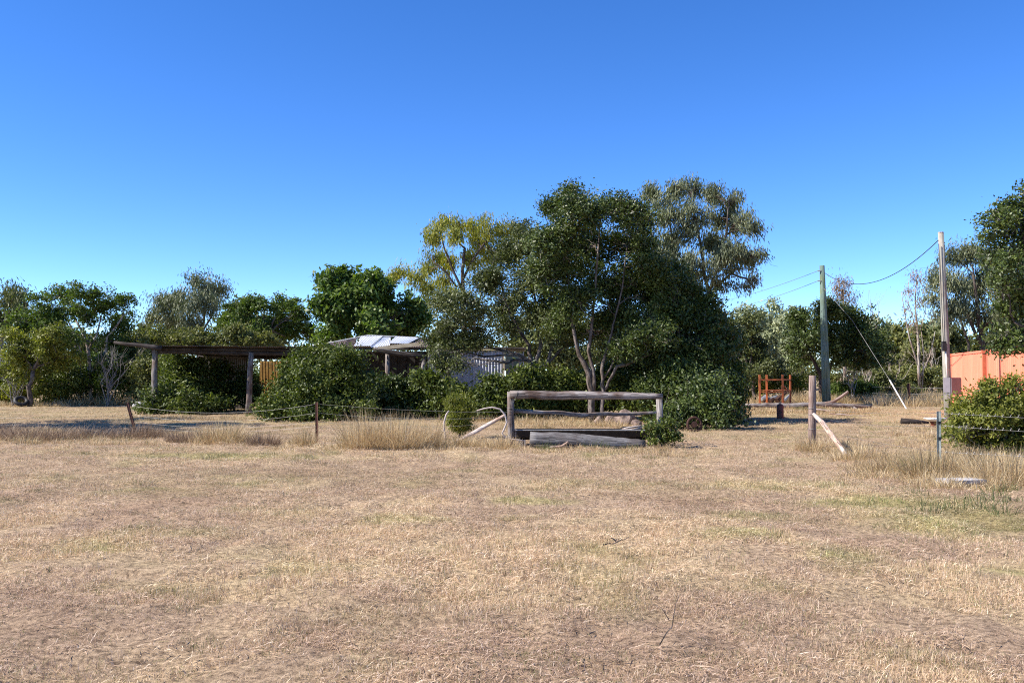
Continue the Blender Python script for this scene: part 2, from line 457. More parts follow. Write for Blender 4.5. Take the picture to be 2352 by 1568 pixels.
nt.links.new(c, b.inputs['Base Color'])
b.inputs['Roughness'].default_value = 0.95
b.inputs['Specular IOR Level'].default_value = 0.1
bump(nt, fine, b, 1.0, 0.03)
me.materials.append(m)
ground = bpy.data.objects.new('ground', me)
link(ground); ground['kind'] = 'structure'

# blades of grass as ribbons
def blades(pos, h, lean, w, seed=0):
    """pos (n,3), h (n,), lean (n,2) horizontal offset of the tip, w (n,) -> verts, quad idx, tri idx"""
    n = len(pos)
    r = np.random.RandomState(seed)
    th = r.uniform(0, 2 * np.pi, n)
    s = np.stack([np.cos(th), np.sin(th) * 0.5, np.zeros(n)], 1) * (w[:, None] / 2)
    midp = pos + np.concatenate([lean * 0.35, (h * 0.55)[:, None]], 1)
    tip = pos + np.concatenate([lean, h[:, None]], 1)
    v = np.stack([pos - s, pos + s, midp - s * 0.8, midp + s * 0.8, tip], 1).reshape(-1, 3)
    b = np.arange(n) * 5
    return v, np.stack([b, b + 1, b + 3, b + 2], 1), np.stack([b + 2, b + 3, b + 4], 1)

# tuft variants for the paddock (in one object, spread by geometry nodes; nobody could count this grass)
tv, tq, tt, tid, tint_q, tint_t = [], [], [], [], [], []
voff = 0
KINDS_ = 9
for k in range(KINDS_):
    r = np.random.RandomState(100 + k)
    if k < 4:      # upright mown stubble
        n = 60
        rad = np.sqrt(r.uniform(0, 1, n)) * 0.15; an = r.uniform(0, 6.283, n)
        pos = np.stack([rad * np.cos(an), rad * np.sin(an), np.full(n, -0.01)], 1)
        h = r.uniform(0.015, 0.055, n); lean = r.normal(0, 0.024, (n, 2)); w = r.uniform(0.0025, 0.0055, n)
        ti = np.clip(r.normal(0.53, 0.32, n), 0, 1)
    elif k < 7:    # lying clippings
        n = 34
        pos = np.stack([r.normal(0, 0.10, n), r.normal(0, 0.10, n), r.uniform(0.004, 0.03, n)], 1)
        ln = 0.02 + 0.12 * r.uniform(0, 1, n) ** 2; an = r.uniform(0, 6.283, n)
        lean = np.stack([ln * np.cos(an), ln * np.sin(an)], 1); h = r.uniform(-0.005, 0.015, n); w = r.uniform(0.002, 0.005, n)
        ti = np.clip(r.normal(0.66, 0.28, n), 0.0, 1)
    else:          # short green-ish growth
        n = 50
        rad = np.sqrt(r.uniform(0, 1, n)) * 0.13; an = r.uniform(0, 6.283, n)
        pos = np.stack([rad * np.cos(an), rad * np.sin(an), np.full(n, -0.01)], 1)
        h = r.uniform(0.015, 0.05, n); lean = r.normal(0, 0.025, (n, 2)); w = r.uniform(0.003, 0.006, n)
        ti = np.clip(r.normal(0.12, 0.14, n), 0, 1)
    v, q, t = blades(pos, h, lean, w, 7 + k)
    if 4 <= k < 7:   # lying stalks need their width in the horizontal plane
        d = lean / (np.linalg.norm(lean, axis=1)[:, None] + 1e-6)
        sd = np.stack([-d[:, 1], d[:, 0], np.full(n, 0.3)], 1) * (w[:, None] / 2)
        mp = pos + np.concatenate([lean * 0.5, (h * 0.9 + 0.004)[:, None]], 1); tp = pos + np.concatenate([lean, h[:, None]], 1)
        v = np.stack([pos - sd, pos + sd, mp - sd, mp + sd, tp], 1).reshape(-1, 3)
    tv.append(v); tq.append(q + voff); tt.append(t + voff); tid.append(np.full(len(v), k)); voff += len(v)
    tint_q.append(ti); tint_t.append(ti)
tv = np.concatenate(tv); tid = np.concatenate(tid)

r = np.random.RandomState(77)
bands = [(4.0, 7, 170, 0.8), (7, 11, 110, 0.9), (11, 16, 62, 1.1), (16, 24, 34, 1.3), (24, 36, 15, 1.8), (36, 56, 5, 2.7)]
P = []; S = []
for y0, y1, dens, sc in bands:
    hw = (y1 * 0.56 + 1.5)
    n = int(2 * hw * (y1 - y0) * dens)
    x = r.uniform(-hw, hw, n); y = r.uniform(y0, y1, n)
    keep = np.abs(x) < y * 0.575 + 1.0
    x, y = x[keep], y[keep]
    P.append(np.stack([x, y, gz(x, y)], 1)); S.append(np.full(len(x), sc))
P = np.concatenate(P); S = np.concatenate(S)
n = len(P)
tn, gr = field(P[:, 0], P[:, 1])
patch = fbm(P[:, 0] * 1.1, P[:, 1] * 0.8, 61, 3)
bare = fbm(P[:, 0] * 1.7 + 9, P[:, 1] * 1.2, 71, 3)
keep = r.uniform(0, 1, n) < np.clip((bare - 0.30) * 5, 0.18, 1)
P, S, tn, gr, patch = P[keep], S[keep], tn[keep], gr[keep], patch[keep]; n = len(P)
u = r.uniform(0, 1, n)
kind = np.where(u < 0.22 + 0.28 * (patch < 0.46), r.randint(4, 7, n), r.randint(0, 4, n))
kind = np.where(r.uniform(0, 1, n) < gr * 0.6 + 0.14 * (tn < 0.4), r.randint(7, 9, n), kind)
hs_ = np.clip(0.7 + (tn - 0.4) * 1.5 + r.normal(0, 0.18, n), 0.4, 1.7)
scl = np.stack([S, S, hs_ * np.minimum(S, 1.5)], 1) * r.uniform(0.8, 1.25, (n, 1))
gm = np_mesh('field_grass', np.concatenate([tv, P]), [np.concatenate(tq), np.concatenate(tt)], np.concatenate(tint_q + tint_t))
nt_ = len(tv)
def pattr(nm, typ, vals, key='value'):
    a = gm.attributes.new(nm, typ, 'POINT')
    a.data.foreach_set(key, vals)
pattr('is_tuft', 'BOOLEAN', np.concatenate([np.ones(nt_, bool), np.zeros(n, bool)]))
pattr('tid', 'INT', np.concatenate([tid, np.zeros(n)]).astype(np.int32))
pattr('pick', 'INT', np.concatenate([np.zeros(nt_), kind]).astype(np.int32))
pattr('scl', 'FLOAT_VECTOR', np.concatenate([np.ones((nt_, 3)), scl]).astype(np.float32).ravel(), 'vector')
rotv = np.zeros((n, 3)); rotv[:, 2] = np.where((kind >= 4) & (kind < 6), r.normal(0, 0.5, n) + 3.14 * (r.uniform(0, 1, n) < 0.5), r.uniform(0, 6.283, n))
pattr('rotv', 'FLOAT_VECTOR', np.concatenate([np.zeros((nt_, 3)), rotv]).astype(np.float32).ravel(), 'vector')
tnn = np.clip(tn + r.normal(0, 0.13, n), 0, 1)
pattr('tone', 'FLOAT', np.concatenate([np.zeros(nt_), tnn]).astype(np.float32))
pattr('green', 'FLOAT', np.concatenate([np.zeros(nt_), gr * r.uniform(0.4, 1.2, n)]).astype(np.float32))
gm.materials.append(M['field_grass'])
go = bpy.data.objects.new('field_grass', gm); link(go)
tag(go, 'short mown dry grass covering the whole paddock', 'grass', kind='stuff')
ng = bpy.data.node_groups.new('scatter_grass', 'GeometryNodeTree')
ng.interface.new_socket('Geometry', in_out='INPUT', socket_type='NodeSocketGeometry')
ng.interface.new_socket('Geometry', in_out='OUTPUT', socket_type='NodeSocketGeometry')
N = ng.nodes
gi = N.new('NodeGroupInput'); goo = N.new('NodeGroupOutput')
def named(nm, typ):
    a = N.new('GeometryNodeInputNamedAttribute'); a.data_type = typ; a.inputs['Name'].default_value = nm
    return [o for o in a.outputs if o.enabled and o.name == 'Attribute'][0]
sep = N.new('GeometryNodeSeparateGeometry'); sep.domain = 'POINT'
ng.links.new(gi.outputs[0], sep.inputs['Geometry']); ng.links.new(named('is_tuft', 'BOOLEAN'), sep.inputs['Selection'])
spl = N.new('GeometryNodeSplitToInstances'); spl.domain = 'POINT'
ng.links.new(sep.outputs[0], spl.inputs['Geometry']); ng.links.new(named('tid', 'INT'), spl.inputs['Group ID'])
iop = N.new('GeometryNodeInstanceOnPoints')
iop.inputs['Pick Instance'].default_value = True
ng.links.new(sep.outputs[1], iop.inputs['Points']); ng.links.new(spl.outputs['Instances'], iop.inputs['Instance'])
ng.links.new(named('pick', 'INT'), iop.inputs['Instance Index'])
ng.links.new(named('rotv', 'FLOAT_VECTOR'), iop.inputs['Rotation'])
ng.links.new(named('scl', 'FLOAT_VECTOR'), iop.inputs['Scale'])
ng.links.new(iop.outputs[0], goo.inputs[0])
mod = go.modifiers.new('scatter', 'NODES'); mod.node_group = ng

# ------------------------------------------------------------------ trees and shrubs
def leaf_arrays(cen, dirv, nor, L, W):
    n = len(cen)
    dirv = dirv / (np.linalg.norm(dirv, axis=1)[:, None] + 1e-9)
    s = np.cross(dirv, nor); s = s / (np.linalg.norm(s, axis=1)[:, None] + 1e-9)
    a = cen - dirv * (L[:, None] * 0.5); b = cen + dirv * (L[:, None] * 0.5)
    m_ = cen - dirv * (L[:, None] * 0.08)
    v = np.stack([a, m_ + s * W[:, None] * .5, b, m_ - s * W[:, None] * .5], 1).reshape(-1, 3)
    i = np.arange(n) * 4
    return v, np.stack([i, i + 1, i + 2, i + 3], 1)

def blob3(bl, Y):
    px, py, rx, ry = bl[:4]
    dy = bl[4] if len(bl) > 4 else 0.0
    c = at(px, py, Y + dy)
    ax = rx / F * Y; az = ry / F * Y
    ay = bl[5] if len(bl) > 5 else 0.9 * (ax + az) / 2
    return np.array(c), np.array([ax, ay, az])

def limb_path(p, q, rr, wig=0.08, seg=5, sag=0.0):
    p = np.array(p, float); q = np.array(q, float); L = np.linalg.norm(q - p)
    out = [p]
    for i in range(1, seg):
        t = i / seg
        o = rr.normal(0, wig * L, 3) * math.sin(math.pi * t)
        o[2] += sag * L * math.sin(math.pi * t)
        out.append(p + (q - p) * t + o)
    out.append(q)
    return out

STY = {  # L, W, leaves per clump, clump radius, droop, outward bias
    'broad': (0.17, 0.10, 26, 0.36, 0.25, 0.6),
    'small': (0.12, 0.062, 26, 0.30, 0.1, 0.55),
    'euc': (0.21, 0.052, 30, 0.46, 0.85, 0.2),
    'far': (0.34, 0.16, 20, 0.6, 0.5, 0.4),
    'conifer': (0.10, 0.022, 30, 0.16, -0.5, 0.3),
}
TRI = [0]
def tree(name, label, cat, bx, Y, blobs, leafmat, barkmat, style='small', n=15000, trunks=None, twigs=6, seed=1,
         size=1.0, base=None, trunk_r=0.12, group=None, part_names=('trunk', 'crown'), fill=0.45, twigr=0.012, twigmat=None, crz=1.0, lobes=12, lob=(0.2, 0.46)):
    rr = np.random.RandomState(seed)
    rnd = random.Random(seed)
    root = thing(name, label, cat, (at(bx, HOR, Y).x, Y, 0), group)
    xs_ = [b_[0] for b_ in blobs]; wid = (max(xs_) - min(xs_)) / F * Y
    D = wid * (0.40 if cat == 'tree' and Y < 70 else 0.22)
    blobs = [tuple(b_[:4]) + ((b_[4],) if len(b_) > 4 else (rr.uniform(-D, D) if k_ else 0.0,)) + tuple(b_[5:]) for k_, b_ in enumerate(blobs)]
    B = [blob3(b_, Y) for b_ in blobs]
    L0, W0, per, cr, droop, outb = STY[style]
    L0 *= size; W0 *= size; cr *= crz
    # --- wood
    mb = MB(); nodes = []; extra = []
    if trunks:
        for tr in trunks:
            pts = []; rad = []
            for k, q in enumerate(tr):
                dy = q[3] if len(q) > 3 else 0
                p = at(q[0], q[1], Y + dy)
                pts.append(np.array(p)); rad.append(q[2] / 2 / F * Y)
            if pts[0][2] < 0.35: pts[0][2] = -0.1
            # subdivide with wiggle
            P2, R2 = [pts[0]], [rad[0]]
            for i in range(len(pts) - 1):
                for t in (0.5, 1.0):
                    o = rr.normal(0, 0.35 * rad[i], 3) * (t < 1)
                    P2.append(pts[i] * (1 - t) + pts[i + 1] * t + o); R2.append(rad[i] * (1 - t) + rad[i + 1] * t)
            if pts[0][2] < 0 and nodes:
                cur = MB(); cur.tube(P2, R2, 9, rough=0.12, rr=rnd); extra.append(cur)
            else:
                cur = min(nodes, key=lambda t: np.linalg.norm(P2[0] - t[0]))[2] if nodes else mb
                cur.tube(P2, R2, 9, rough=0.12, rr=rnd)
            nodes += [(a_, b_, cur) for a_, b_ in zip(P2[1:], R2[1:])]
    else:
        zc = min(c[2] - r_[2] * 0.3 for c, r_ in B)
        c0 = np.mean([c for c, r_ in B], 0)
        top = np.array([root.location.x * 0.6 + c0[0] * 0.4, Y, max(0.5, zc)])
        pth = limb_path((root.location.x, Y, -0.1), top, rr, 0.04, 4)
        mb.tube(pth, [trunk_r * (1.15 - 0.1 * i) for i in range(5)], 8, rough=0.1, rr=rnd)
        nodes += [(pth[2], trunk_r, mb), (pth[3], trunk_r * .9, mb), (pth[4], trunk_r * .8, mb)]
    tw = MB() if twigmat else None
    vol = np.array([r_[0] * r_[1] * r_[2] for c, r_ in B]) ** (2 / 3.)
    ncl = int(n / per)
    cnt = np.maximum(2, (ncl * vol / vol.sum()).astype(int))
    cc, cw = [], []
    allc = np.array([c for c, _ in B]); allr = np.array([r_ for _, r_ in B])
    for (c, r_), k in zip(B, cnt):
        nl = lobes
        ld = rr.normal(0, 1, (nl, 3)); ld /= np.linalg.norm(ld, axis=1)[:, None]
        lc = c + ld * rr.uniform(0.35, 0.98, (nl, 1)) * r_
        lr = rr.uniform(*lob, nl)
        li = rr.choice(nl, k, p=lr ** 2 / (lr ** 2).sum())
        d = rr.normal(0, 1, (k, 3)); d /= np.linalg.norm(d, axis=1)[:, None]
        rad = (0.3 + 0.7 * rr.uniform(0, 1, k) ** fill) * lr[li]
        p = lc[li] + d * rad[:, None] * (0.35 * r_ + 0.65 * r_.mean())
        st = rr.uniform(0, 1, k) < 0.12
        p[st] = c + d[st] * r_ * rr.uniform(0.3, 1.25, (st.sum(), 1))
        if twigs > 0:
            for e in p[st][::2]:
                (tw or nodes[0][2]).tube([c + (e - c) * 0.02, c + (e - c) * 0.6 + rr.normal(0, .04, 3), e], [twigr, twigr * .7, twigr * .4], 3, caps=False, rr=rnd)
        cc.append(p)
        # limb to this blob
        if twigs > 0:
            cand = [(np.linalg.norm(c - q) + (3.0 if q[2] > c[2] + 0.2 else 0.0), q, rq, mq) for q, rq, mq in nodes]
            _, q, rq, mq = min(cand, key=lambda t: t[0])
            tq_ = tw or mq
            r0 = min(rq * 0.75, 0.10 + 0.01 * Y / 30)
            pth = limb_path(q, c, rr, 0.06, 5, 0.05)
            mq.tube(pth, [r0 * (1 - 0.13 * i) for i in range(6)], 6, caps=False, rr=rnd)
            for j in range(twigs):
                qq = pth[rr.randint(2, 6)]
                e = p[rr.randint(len(p))]
                t2 = limb_path(qq, e, rr, 0.09, 4, 0.05)
                rt = max(twigr, r0 * 0.28)
                (tq_ if rr.rand() < 0.6 else mq).tube(t2, [rt, rt * .8, rt * .6, rt * .45, rt * .3], 4, caps=False, rr=rnd)
                for _ in range(2):
                    e2 = t2[rr.randint(2, 4)]
                    f2 = e2 + rr.normal(0, 0.35, 3) * cr * 2.2
                    tq_.tube(limb_path(e2, f2, rr, 0.08, 3), [rt * .5, rt * .4, rt * .3, rt * .2], 3, caps=False, rr=rnd)
    cc = np.concatenate(cc)
    cc = cc[cc[:, 2] > 0.12]
    K = len(cc)
    # leaves
    csz = rr.uniform(0.6, 1.35, K)
    cl = np.repeat(np.arange(K), per); Nn = len(cl)
    off = rr.normal(0, 1, (Nn, 3)) * 0.55
    off[:, 2] *= (1.15 if droop > 0.6 else 0.7)
    pos = cc[cl] + off * cr * csz[cl][:, None]
    pos[:, 2] = np.maximum(pos[:, 2], 0.03)
    cen = np.average(allc, 0)
    outd = pos - cen; outd /= np.linalg.norm(outd, axis=1)[:, None] + 1e-6
    dv = rr.normal(0, 1, (Nn, 3)); dv /= np.linalg.norm(dv, axis=1)[:, None]
    dv = dv * (1 - abs(droop) * 0.75) + np.array([0, 0, -1.0]) * droop + outd * 0.25
    nor = rr.normal(0, 0.75, (Nn, 3)) + outd * outb + np.array([0, 0, outb])
    L = L0 * np.clip(rr.lognormal(-0.1, 0.32, Nn), 0.4, 1.8); W = W0 * rr.uniform(0.7, 1.2, Nn)
    v, q = leaf_arrays(pos, dv, nor, L, W)
    ct = rr.normal(0.5, 0.16, K)
    tint = np.clip(ct[cl] + rr.normal(0, 0.2, Nn), 0, 1)
    v = v - np.array(root.location)
    me = np_mesh(part_names[1], v, [q], tint)
    me.materials.append(leafmat)
    link(bpy.data.objects.new(part_names[1], me), root)
    for m2 in [mb] + extra:
        if m2.v: m2.build(part_names[0], barkmat, root, smooth=True)
    if twigmat and tw.v: tw.build('dead_twigs', twigmat, root)['kind'] = 'stuff'
    TRI[0] += Nn * 2 + len(mb.f) * 2
    return root

def shrub(name, label, bx, Y, blobs, leafmat, n=12000, style='small', seed=1, twigs=5, **k):
    k.setdefault('trunk_r', 0.05); k.setdefault('lobes', 16); k.setdefault('lob', (0.14, 0.36))
    return tree(name, label, 'shrub', bx, Y, blobs, leafmat, M['bark'] if 'barkmat' not in k else k.pop('barkmat'), style, n, None, twigs, seed,
                part_names=('stem', 'foliage'), **k)

PALE, BK, BD = M['bark_pale'], M['bark'], M['bark_dark']
# far hill trees
far_rows = [
    ('far_tree', 'pale hazy far tree directly left of the round dark tree, tallest of the distant row', 1715, 100, [(1715, 735, 45, 35), (1690, 775, 45, 40), (1720, 820, 60, 50)]),
    ('far_tree', 'pale far tree standing between the round dark tree and the tall gum', 1775, 104, [(1775, 728, 42, 32), (1790, 775, 50, 45), (1770, 830, 60, 45)]),
    ('far_tree', 'far grey-green tree just peeping over the left shoulder of the round tree', 1820, 98, [(1820, 745, 36, 40), (1830, 800, 40, 50)]),
    ('far_tree', 'olive far tree to the right of the round dark tree, behind the guy wire', 2060, 92, [(2060, 775, 38, 32), (2060, 830, 50, 50)]),
    ('far_tree', 'olive far tree behind the thin white-trunked gum', 2115, 88, [(2115, 765, 35, 32), (2130, 815, 50, 50), (2100, 860, 50, 30)]),
    ('far_tree', 'grey far tree behind the right-hand power pole', 2190, 86, [(2180, 785, 50, 40), (2220, 830, 60, 50)]),
    ('far_tree', 'far tree filling the gap above the orange container', 2290, 84, [(2290, 790, 60, 50), (2330, 750, 50, 50)]),
    ('far_tree', 'grey-green far tree seen low behind the two trunks of the large dark tree', 1290, 85, [(1290, 765, 70, 50), (1240, 810, 70, 50), (1190, 770, 50, 44), (1320, 820, 60, 44)]),
    ('far_tree', 'far tree glimpsed beneath the large dark crown, right of its trunks', 1430, 88, [(1430, 775, 80, 50), (1500, 820, 70, 44), (1390, 810, 60, 44)]),
    ('far_tree', 'faint far tree behind the open shed roof, left of the bright broadleaf tree', 545, 86, [(545, 735, 45, 40), (600, 760, 60, 40)]),
    ('far_tree', 'faint far tree low on the left behind the wide pale-limbed tree', 130, 84, [(110, 780, 80, 40), (220, 790, 60, 35), (30, 790, 50, 45)]),
    ('far_tree', 'faint far tree in the gap between the two left-hand trees', 330, 86, [(330, 780, 40, 30), (400, 790, 60, 40)]),
    ('far_tree', 'far tree low behind the rusted cage, between trunks', 1640, 82, [(1640, 800, 60, 60), (1580, 840, 60, 50), (1700, 860, 60, 30)]),
    ('far_tree', 'far grey-green tree just right of the round tree crown, on the low wooded rise', 2030, 97, [(2020, 765, 40, 34), (2045, 810, 50, 44)]),
    ('far_tree', 'far tree on the wooded rise seen just left of the grey power pole', 2160, 99, [(2150, 760, 44, 34), (2175, 810, 50, 44)]),
    ('far_tree', 'far pale tree between the green pole and the tall gum, lowest of its row', 1755, 108, [(1745, 745, 44, 34), (1770, 760, 50, 40), (1800, 770, 44, 40), (1730, 800, 50, 40)]),
]
for i, (nm, lb, bx, Y, bl) in enumerate(far_rows):
    tree(nm, lb, 'tree', bx, Y, bl, M['leaf_haze'] if i < 3 or i > 12 else M['leaf_olive'] if i in (3, 4) else M['leaf_euc_green'], BK, 'far', 10000 if i in (7, 8) else 6000, seed=300 + i, twigs=3, trunk_r=.2, group='distant trees beyond the paddock', size=1.25)

bl_ = [(px, 830 + rs.uniform(-12, 8) - (22 if 960 < px < 1700 else 0) - (12 if px < 960 else 0), 74, 44 + rs.uniform(-6, 8) + (14 if 960 < px < 1700 else 0), rs.uniform(-4, 6), 3) for px in range(-160, 2560, 48)]
db = tree('distant_bush', None, None, 1176, 116, bl_, M['leaf_euc_green'], BK, 'far', 36000, seed=777, twigs=0, size=1.5)
for o in list(db.children):
    o.parent = None; o.location = db.location
    if o.name.startswith('trunk'): bpy.data.objects.remove(o)
    else:
        o.name = 'distant_bush_mass'; o['kind'] = 'stuff'; o['label'] = 'distant bush closing the view behind all the trees'; o['category'] = 'bushland'
bpy.data.objects.remove(db)

# left side, middle distance
tree('gum_tree', 'gum tree cut by the left edge of the picture, drooping dark clumps', 'tree', 10, 58,
     [(15, 690, 42, 32), (45, 720, 22, 30), (-25, 720, 50, 50), (0, 750, 45, 40), (30, 690, 30, 25)], M['leaf_euc_green'], PALE, 'euc', 9000,
     [[(5, 925, 10), (2, 800, 8), (10, 740, 6)]], 6, 21, size=1.25)
tree('spreading_tree', 'wide spreading tree at left with bare pale forking limbs below a thin crown', 'tree', 205, 50,
     [(140, 678, 40, 24), (195, 672, 40, 26), (240, 695, 40, 30), (285, 690, 26, 26), (290, 735, 22, 22), (95, 700, 36, 28), (55, 740, 45, 35),
      (165, 715, 48, 22), (265, 745, 36, 24), (120, 745, 40, 24), (210, 728, 40, 20), (150, 775, 44, 26), (250, 785, 40, 26)], M['leaf_mid'], PALE, 'small', 19000,
     [[(207, 925, 9), (206, 852, 9), (202, 800, 7), (190, 765, 5), (170, 730, 4)], [(208, 860, 8), (222, 835, 7), (244, 805, 6), (246, 775, 5), (270, 745, 3.5), (285, 720, 3)],
      [(180, 925, 7), (184, 860, 6), (186, 810, 5), (175, 770, 4), (150, 725, 3)], [(202, 805, 5), (222, 770, 4), (232, 730, 3)], [(186, 815, 5), (160, 780, 4), (130, 745, 3)]], 9, 22, size=1.35, twigr=0.018, fill=.6)
tree('leafy_tree', 'yellowish leafy tree low at the far left, in front of the spreading tree', 'tree', 70, 47,
     [(40, 790, 50, 38), (90, 800, 45, 40), (150, 820, 45, 40), (60, 840, 60, 35), (110, 770, 40, 28)], M['leaf_lime'], BK, 'small', 12000, seed=23, size=1.3, twigs=8, twigmat=M['twig_grey'])
tree('gum_tree', 'open-crowned gum tree standing alone against the sky behind the shed roof', 'tree', 455, 66,
     [(378, 700, 38, 34), (408, 690, 30, 24), (470, 655, 36, 24), (500, 670, 28, 28), (440, 700, 36, 34), (480, 705, 34, 22), (352, 728, 20, 24), (395, 740, 40, 24), (450, 745, 40, 20)],
     M['leaf_euc'], BK, 'euc', 16000, [[(458, 890, 9), (460, 790, 7), (468, 740, 5.5), (472, 690, 4)], [(455, 800, 6), (430, 750, 4), (410, 710, 3)], [(465, 760, 5), (490, 720, 4), (500, 685, 3)]], 8, 24, size=1.25)
tree('leafy_tree', 'olive leafy tree rising just above the left end of the shed roof', 'tree', 345, 53,
     [(310, 785, 45, 32), (365, 775, 45, 26), (425, 775, 50, 26), (330, 830, 50, 40), (290, 820, 40, 40)], M['leaf_olive'], BK, 'small', 15000, seed=25, size=1.5, twigs=5)
tree('leafy_tree', 'olive tree with a low flat top above the middle of the shed roof', 'tree', 500, 54,
     [(475, 780, 50, 22), (530, 775, 50, 28), (590, 785, 50, 22)], M['leaf_olive'], BK, 'small', 9000, seed=26, size=1.5, twigs=4)
tree('bushy_tree', 'bushy mid-green tree behind the shed, left of the bright broadleaf tree', 'tree', 610, 57,
     [(560, 715, 40, 32), (605, 700, 40, 26), (655, 705, 38, 28), (690, 725, 30, 30), (640, 745, 60, 30), (565, 755, 60, 30), (700, 765, 40, 30), (520, 745, 34, 28)],
     M['leaf_mid'], BK, 'small', 22000, seed=27, size=1.5, twigs=6)
tree('broadleaf_tree', 'dense bright green broadleaf tree behind the house roof', 'tree', 830, 49,
     [(765, 655, 42, 36), (800, 640, 40, 34), (845, 650, 38, 34), (745, 700, 32, 40), (800, 700, 60, 50), (870, 690, 48, 50), (770, 755, 55, 40), (860, 750, 60, 36),
      (930, 715, 40, 40), (965, 730, 30, 40), (925, 760, 50, 30)], M['leaf_bright'], BK, 'broad', 26000, seed=28, size=1.5, twigs=5)
tree('yellow_gum_tree', 'tall open gum with yellow-green foliage and dark limbs against the sky', 'tree', 1060, 60,
     [(1015, 515, 32, 20), (1055, 515, 22, 20), (1000, 545, 30, 22), (1045, 545, 25, 20), (1090, 525, 28, 22), (1130, 525, 36, 24), (1165, 535, 28, 22), (1100, 560, 34, 22), (1000, 590, 26, 20),
      (985, 620, 24, 18), (1030, 605, 28, 20), (920, 625, 26, 16), (895, 645, 18, 14), (955, 640, 24, 16), (985, 660, 28, 16), (1020, 650, 26, 18), (1040, 690, 36, 22), (975, 700, 18, 14), (1080, 600, 30, 26), (1140, 580, 36, 30)],
     M['leaf_yellow'], M['bark_dark'], 'euc', 21000,
     [[(1068, 900, 16), (1066, 740, 13), (1064, 680, 11), (1062, 620, 8), (1068, 570, 6)], [(1066, 745, 9), (1035, 700, 7), (1000, 670, 6), (960, 640, 4), (925, 628, 3)],
      [(1064, 670, 7), (1040, 620, 5), (1020, 570, 4), (1012, 530, 3)], [(1064, 640, 6), (1090, 590, 5), (1120, 550, 4)], [(1050, 660, 5), (1025, 625, 4), (995, 600, 3)]],
     8, 29, size=1.15, twigr=.022, crz=.8)

# right side, middle distance
tree('gum_tree', 'tall grey-green gum with a ragged drooping crown behind the large dark tree', 'tree', 1605, 48,
     [(1500, 445, 34, 22), (1540, 440, 34, 22), (1590, 440, 34, 22), (1640, 450, 34, 22), (1680, 465, 30, 24), (1530, 490, 50, 32), (1600, 500, 44, 30), (1665, 505, 44, 32), (1705, 510, 26, 24),
      (1735, 528, 24, 12), (1725, 600, 36, 14), (1690, 570, 34, 20), (1560, 550, 56, 34), (1640, 560, 50, 30), (1530, 610, 52, 40), (1600, 610, 48, 34), (1660, 600, 36, 22), (1705, 590, 30, 16), (1742, 588, 20, 10), (1690, 620, 24, 12), (1735, 645, 14, 12), (1705, 660, 20, 9),
      (1560, 670, 50, 34), (1650, 650, 30, 16)],
     M['leaf_euc'], BD, 'euc', 33000,
     [[(1600, 900, 18), (1606, 760, 15), (1614, 705, 12), (1628, 670, 10), (1615, 600, 8), (1600, 520, 6), (1590, 470, 4)], [(1612, 712, 9), (1640, 665, 7), (1680, 628, 5), (1715, 640, 4), (1735, 662, 2.5)],
      [(1628, 672, 8), (1650, 600, 6), (1668, 540, 5), (1672, 480, 3)], [(1620, 640, 6), (1680, 600, 5), (1735, 590, 2.5)], [(1606, 740, 9), (1570, 660, 7), (1545, 560, 5), (1535, 470, 3)]],
     11, 31, size=1.05, twigr=.022, crz=.72, lobes=9, lob=(0.2, 0.4))
tree('olive_tree', 'dark olive tree to the left of the round tree, above the rusted cage', 'tree', 1735, 59,
     [(1650, 725, 34, 30), (1680, 760, 40, 45), (1730, 745, 30, 26), (1735, 795, 40, 44), (1690, 820, 50, 40), (1770, 840, 36, 34), (1640, 790, 40, 50), (1730, 855, 50, 26)], M['leaf_twiggy'], BD, 'small', 26000, seed=32, size=1.5, twigs=5)
tree('round_tree', 'round dome-crowned dark green tree behind the green power pole', 'tree', 1886, 54,
     [(1850, 745, 45, 44), (1900, 725, 48, 38), (1955, 735, 44, 40), (1830, 785, 30, 36), (1880, 790, 60, 34), (1950, 790, 60, 36), (2005, 785, 38, 40), (2025, 815, 25, 32), (1840, 825, 30, 22), (1985, 830, 40, 20), (1920, 760, 70, 50), (1865, 770, 50, 44), (1990, 770, 40, 44), (1900, 705, 44, 22), (1960, 825, 60, 22)],
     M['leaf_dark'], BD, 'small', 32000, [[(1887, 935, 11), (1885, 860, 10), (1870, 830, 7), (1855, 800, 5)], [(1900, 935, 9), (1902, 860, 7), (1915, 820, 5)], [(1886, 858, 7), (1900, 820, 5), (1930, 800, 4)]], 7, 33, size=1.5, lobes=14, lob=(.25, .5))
tree('thin_gum', 'thin sparse gum with a white trunk between the round tree and the right pole', 'tree', 2112, 60,
     [(2105, 640, 14, 16), (2090, 670, 16, 14), (2118, 690, 14, 16), (2080, 710, 14, 12), (2140, 725, 14, 12), (2095, 745, 18, 12), (2125, 660, 8, 14)], M['leaf_blush'], PALE, 'euc', 900,
     [[(2113, 900, 7), (2110, 800, 6), (2105, 740, 4), (2102, 680, 2.6), (2106, 630, 1.4)], [(2112, 850, 4), (2090, 780, 3), (2078, 720, 2), (2070, 670, 1)], [(2112, 870, 3.5), (2135, 820, 2.6), (2148, 760, 1.4)],
      [(2105, 760, 2.4), (2085, 690, 1.6), (2088, 640, 1)], [(2109, 770, 2.4), (2125, 720, 1.6), (2128, 660, 1)], [(2118, 890, 3.4), (2122, 820, 2.6), (2116, 760, 1.6)]], 9, 34, size=1.0, twigr=.012)
tree('thin_gum', 'sparse pinkish gum top rising above the round tree crown', 'tree', 1940, 64,
     [(1935, 650, 20, 12), (1945, 675, 18, 14), (1925, 665, 14, 12), (1950, 700, 20, 14)], M['leaf_blush'], PALE, 'euc', 1500, [[(1940, 900, 8), (1938, 740, 6), (1937, 690, 4), (1938, 650, 2)]], 6, 35, twigr=.012)
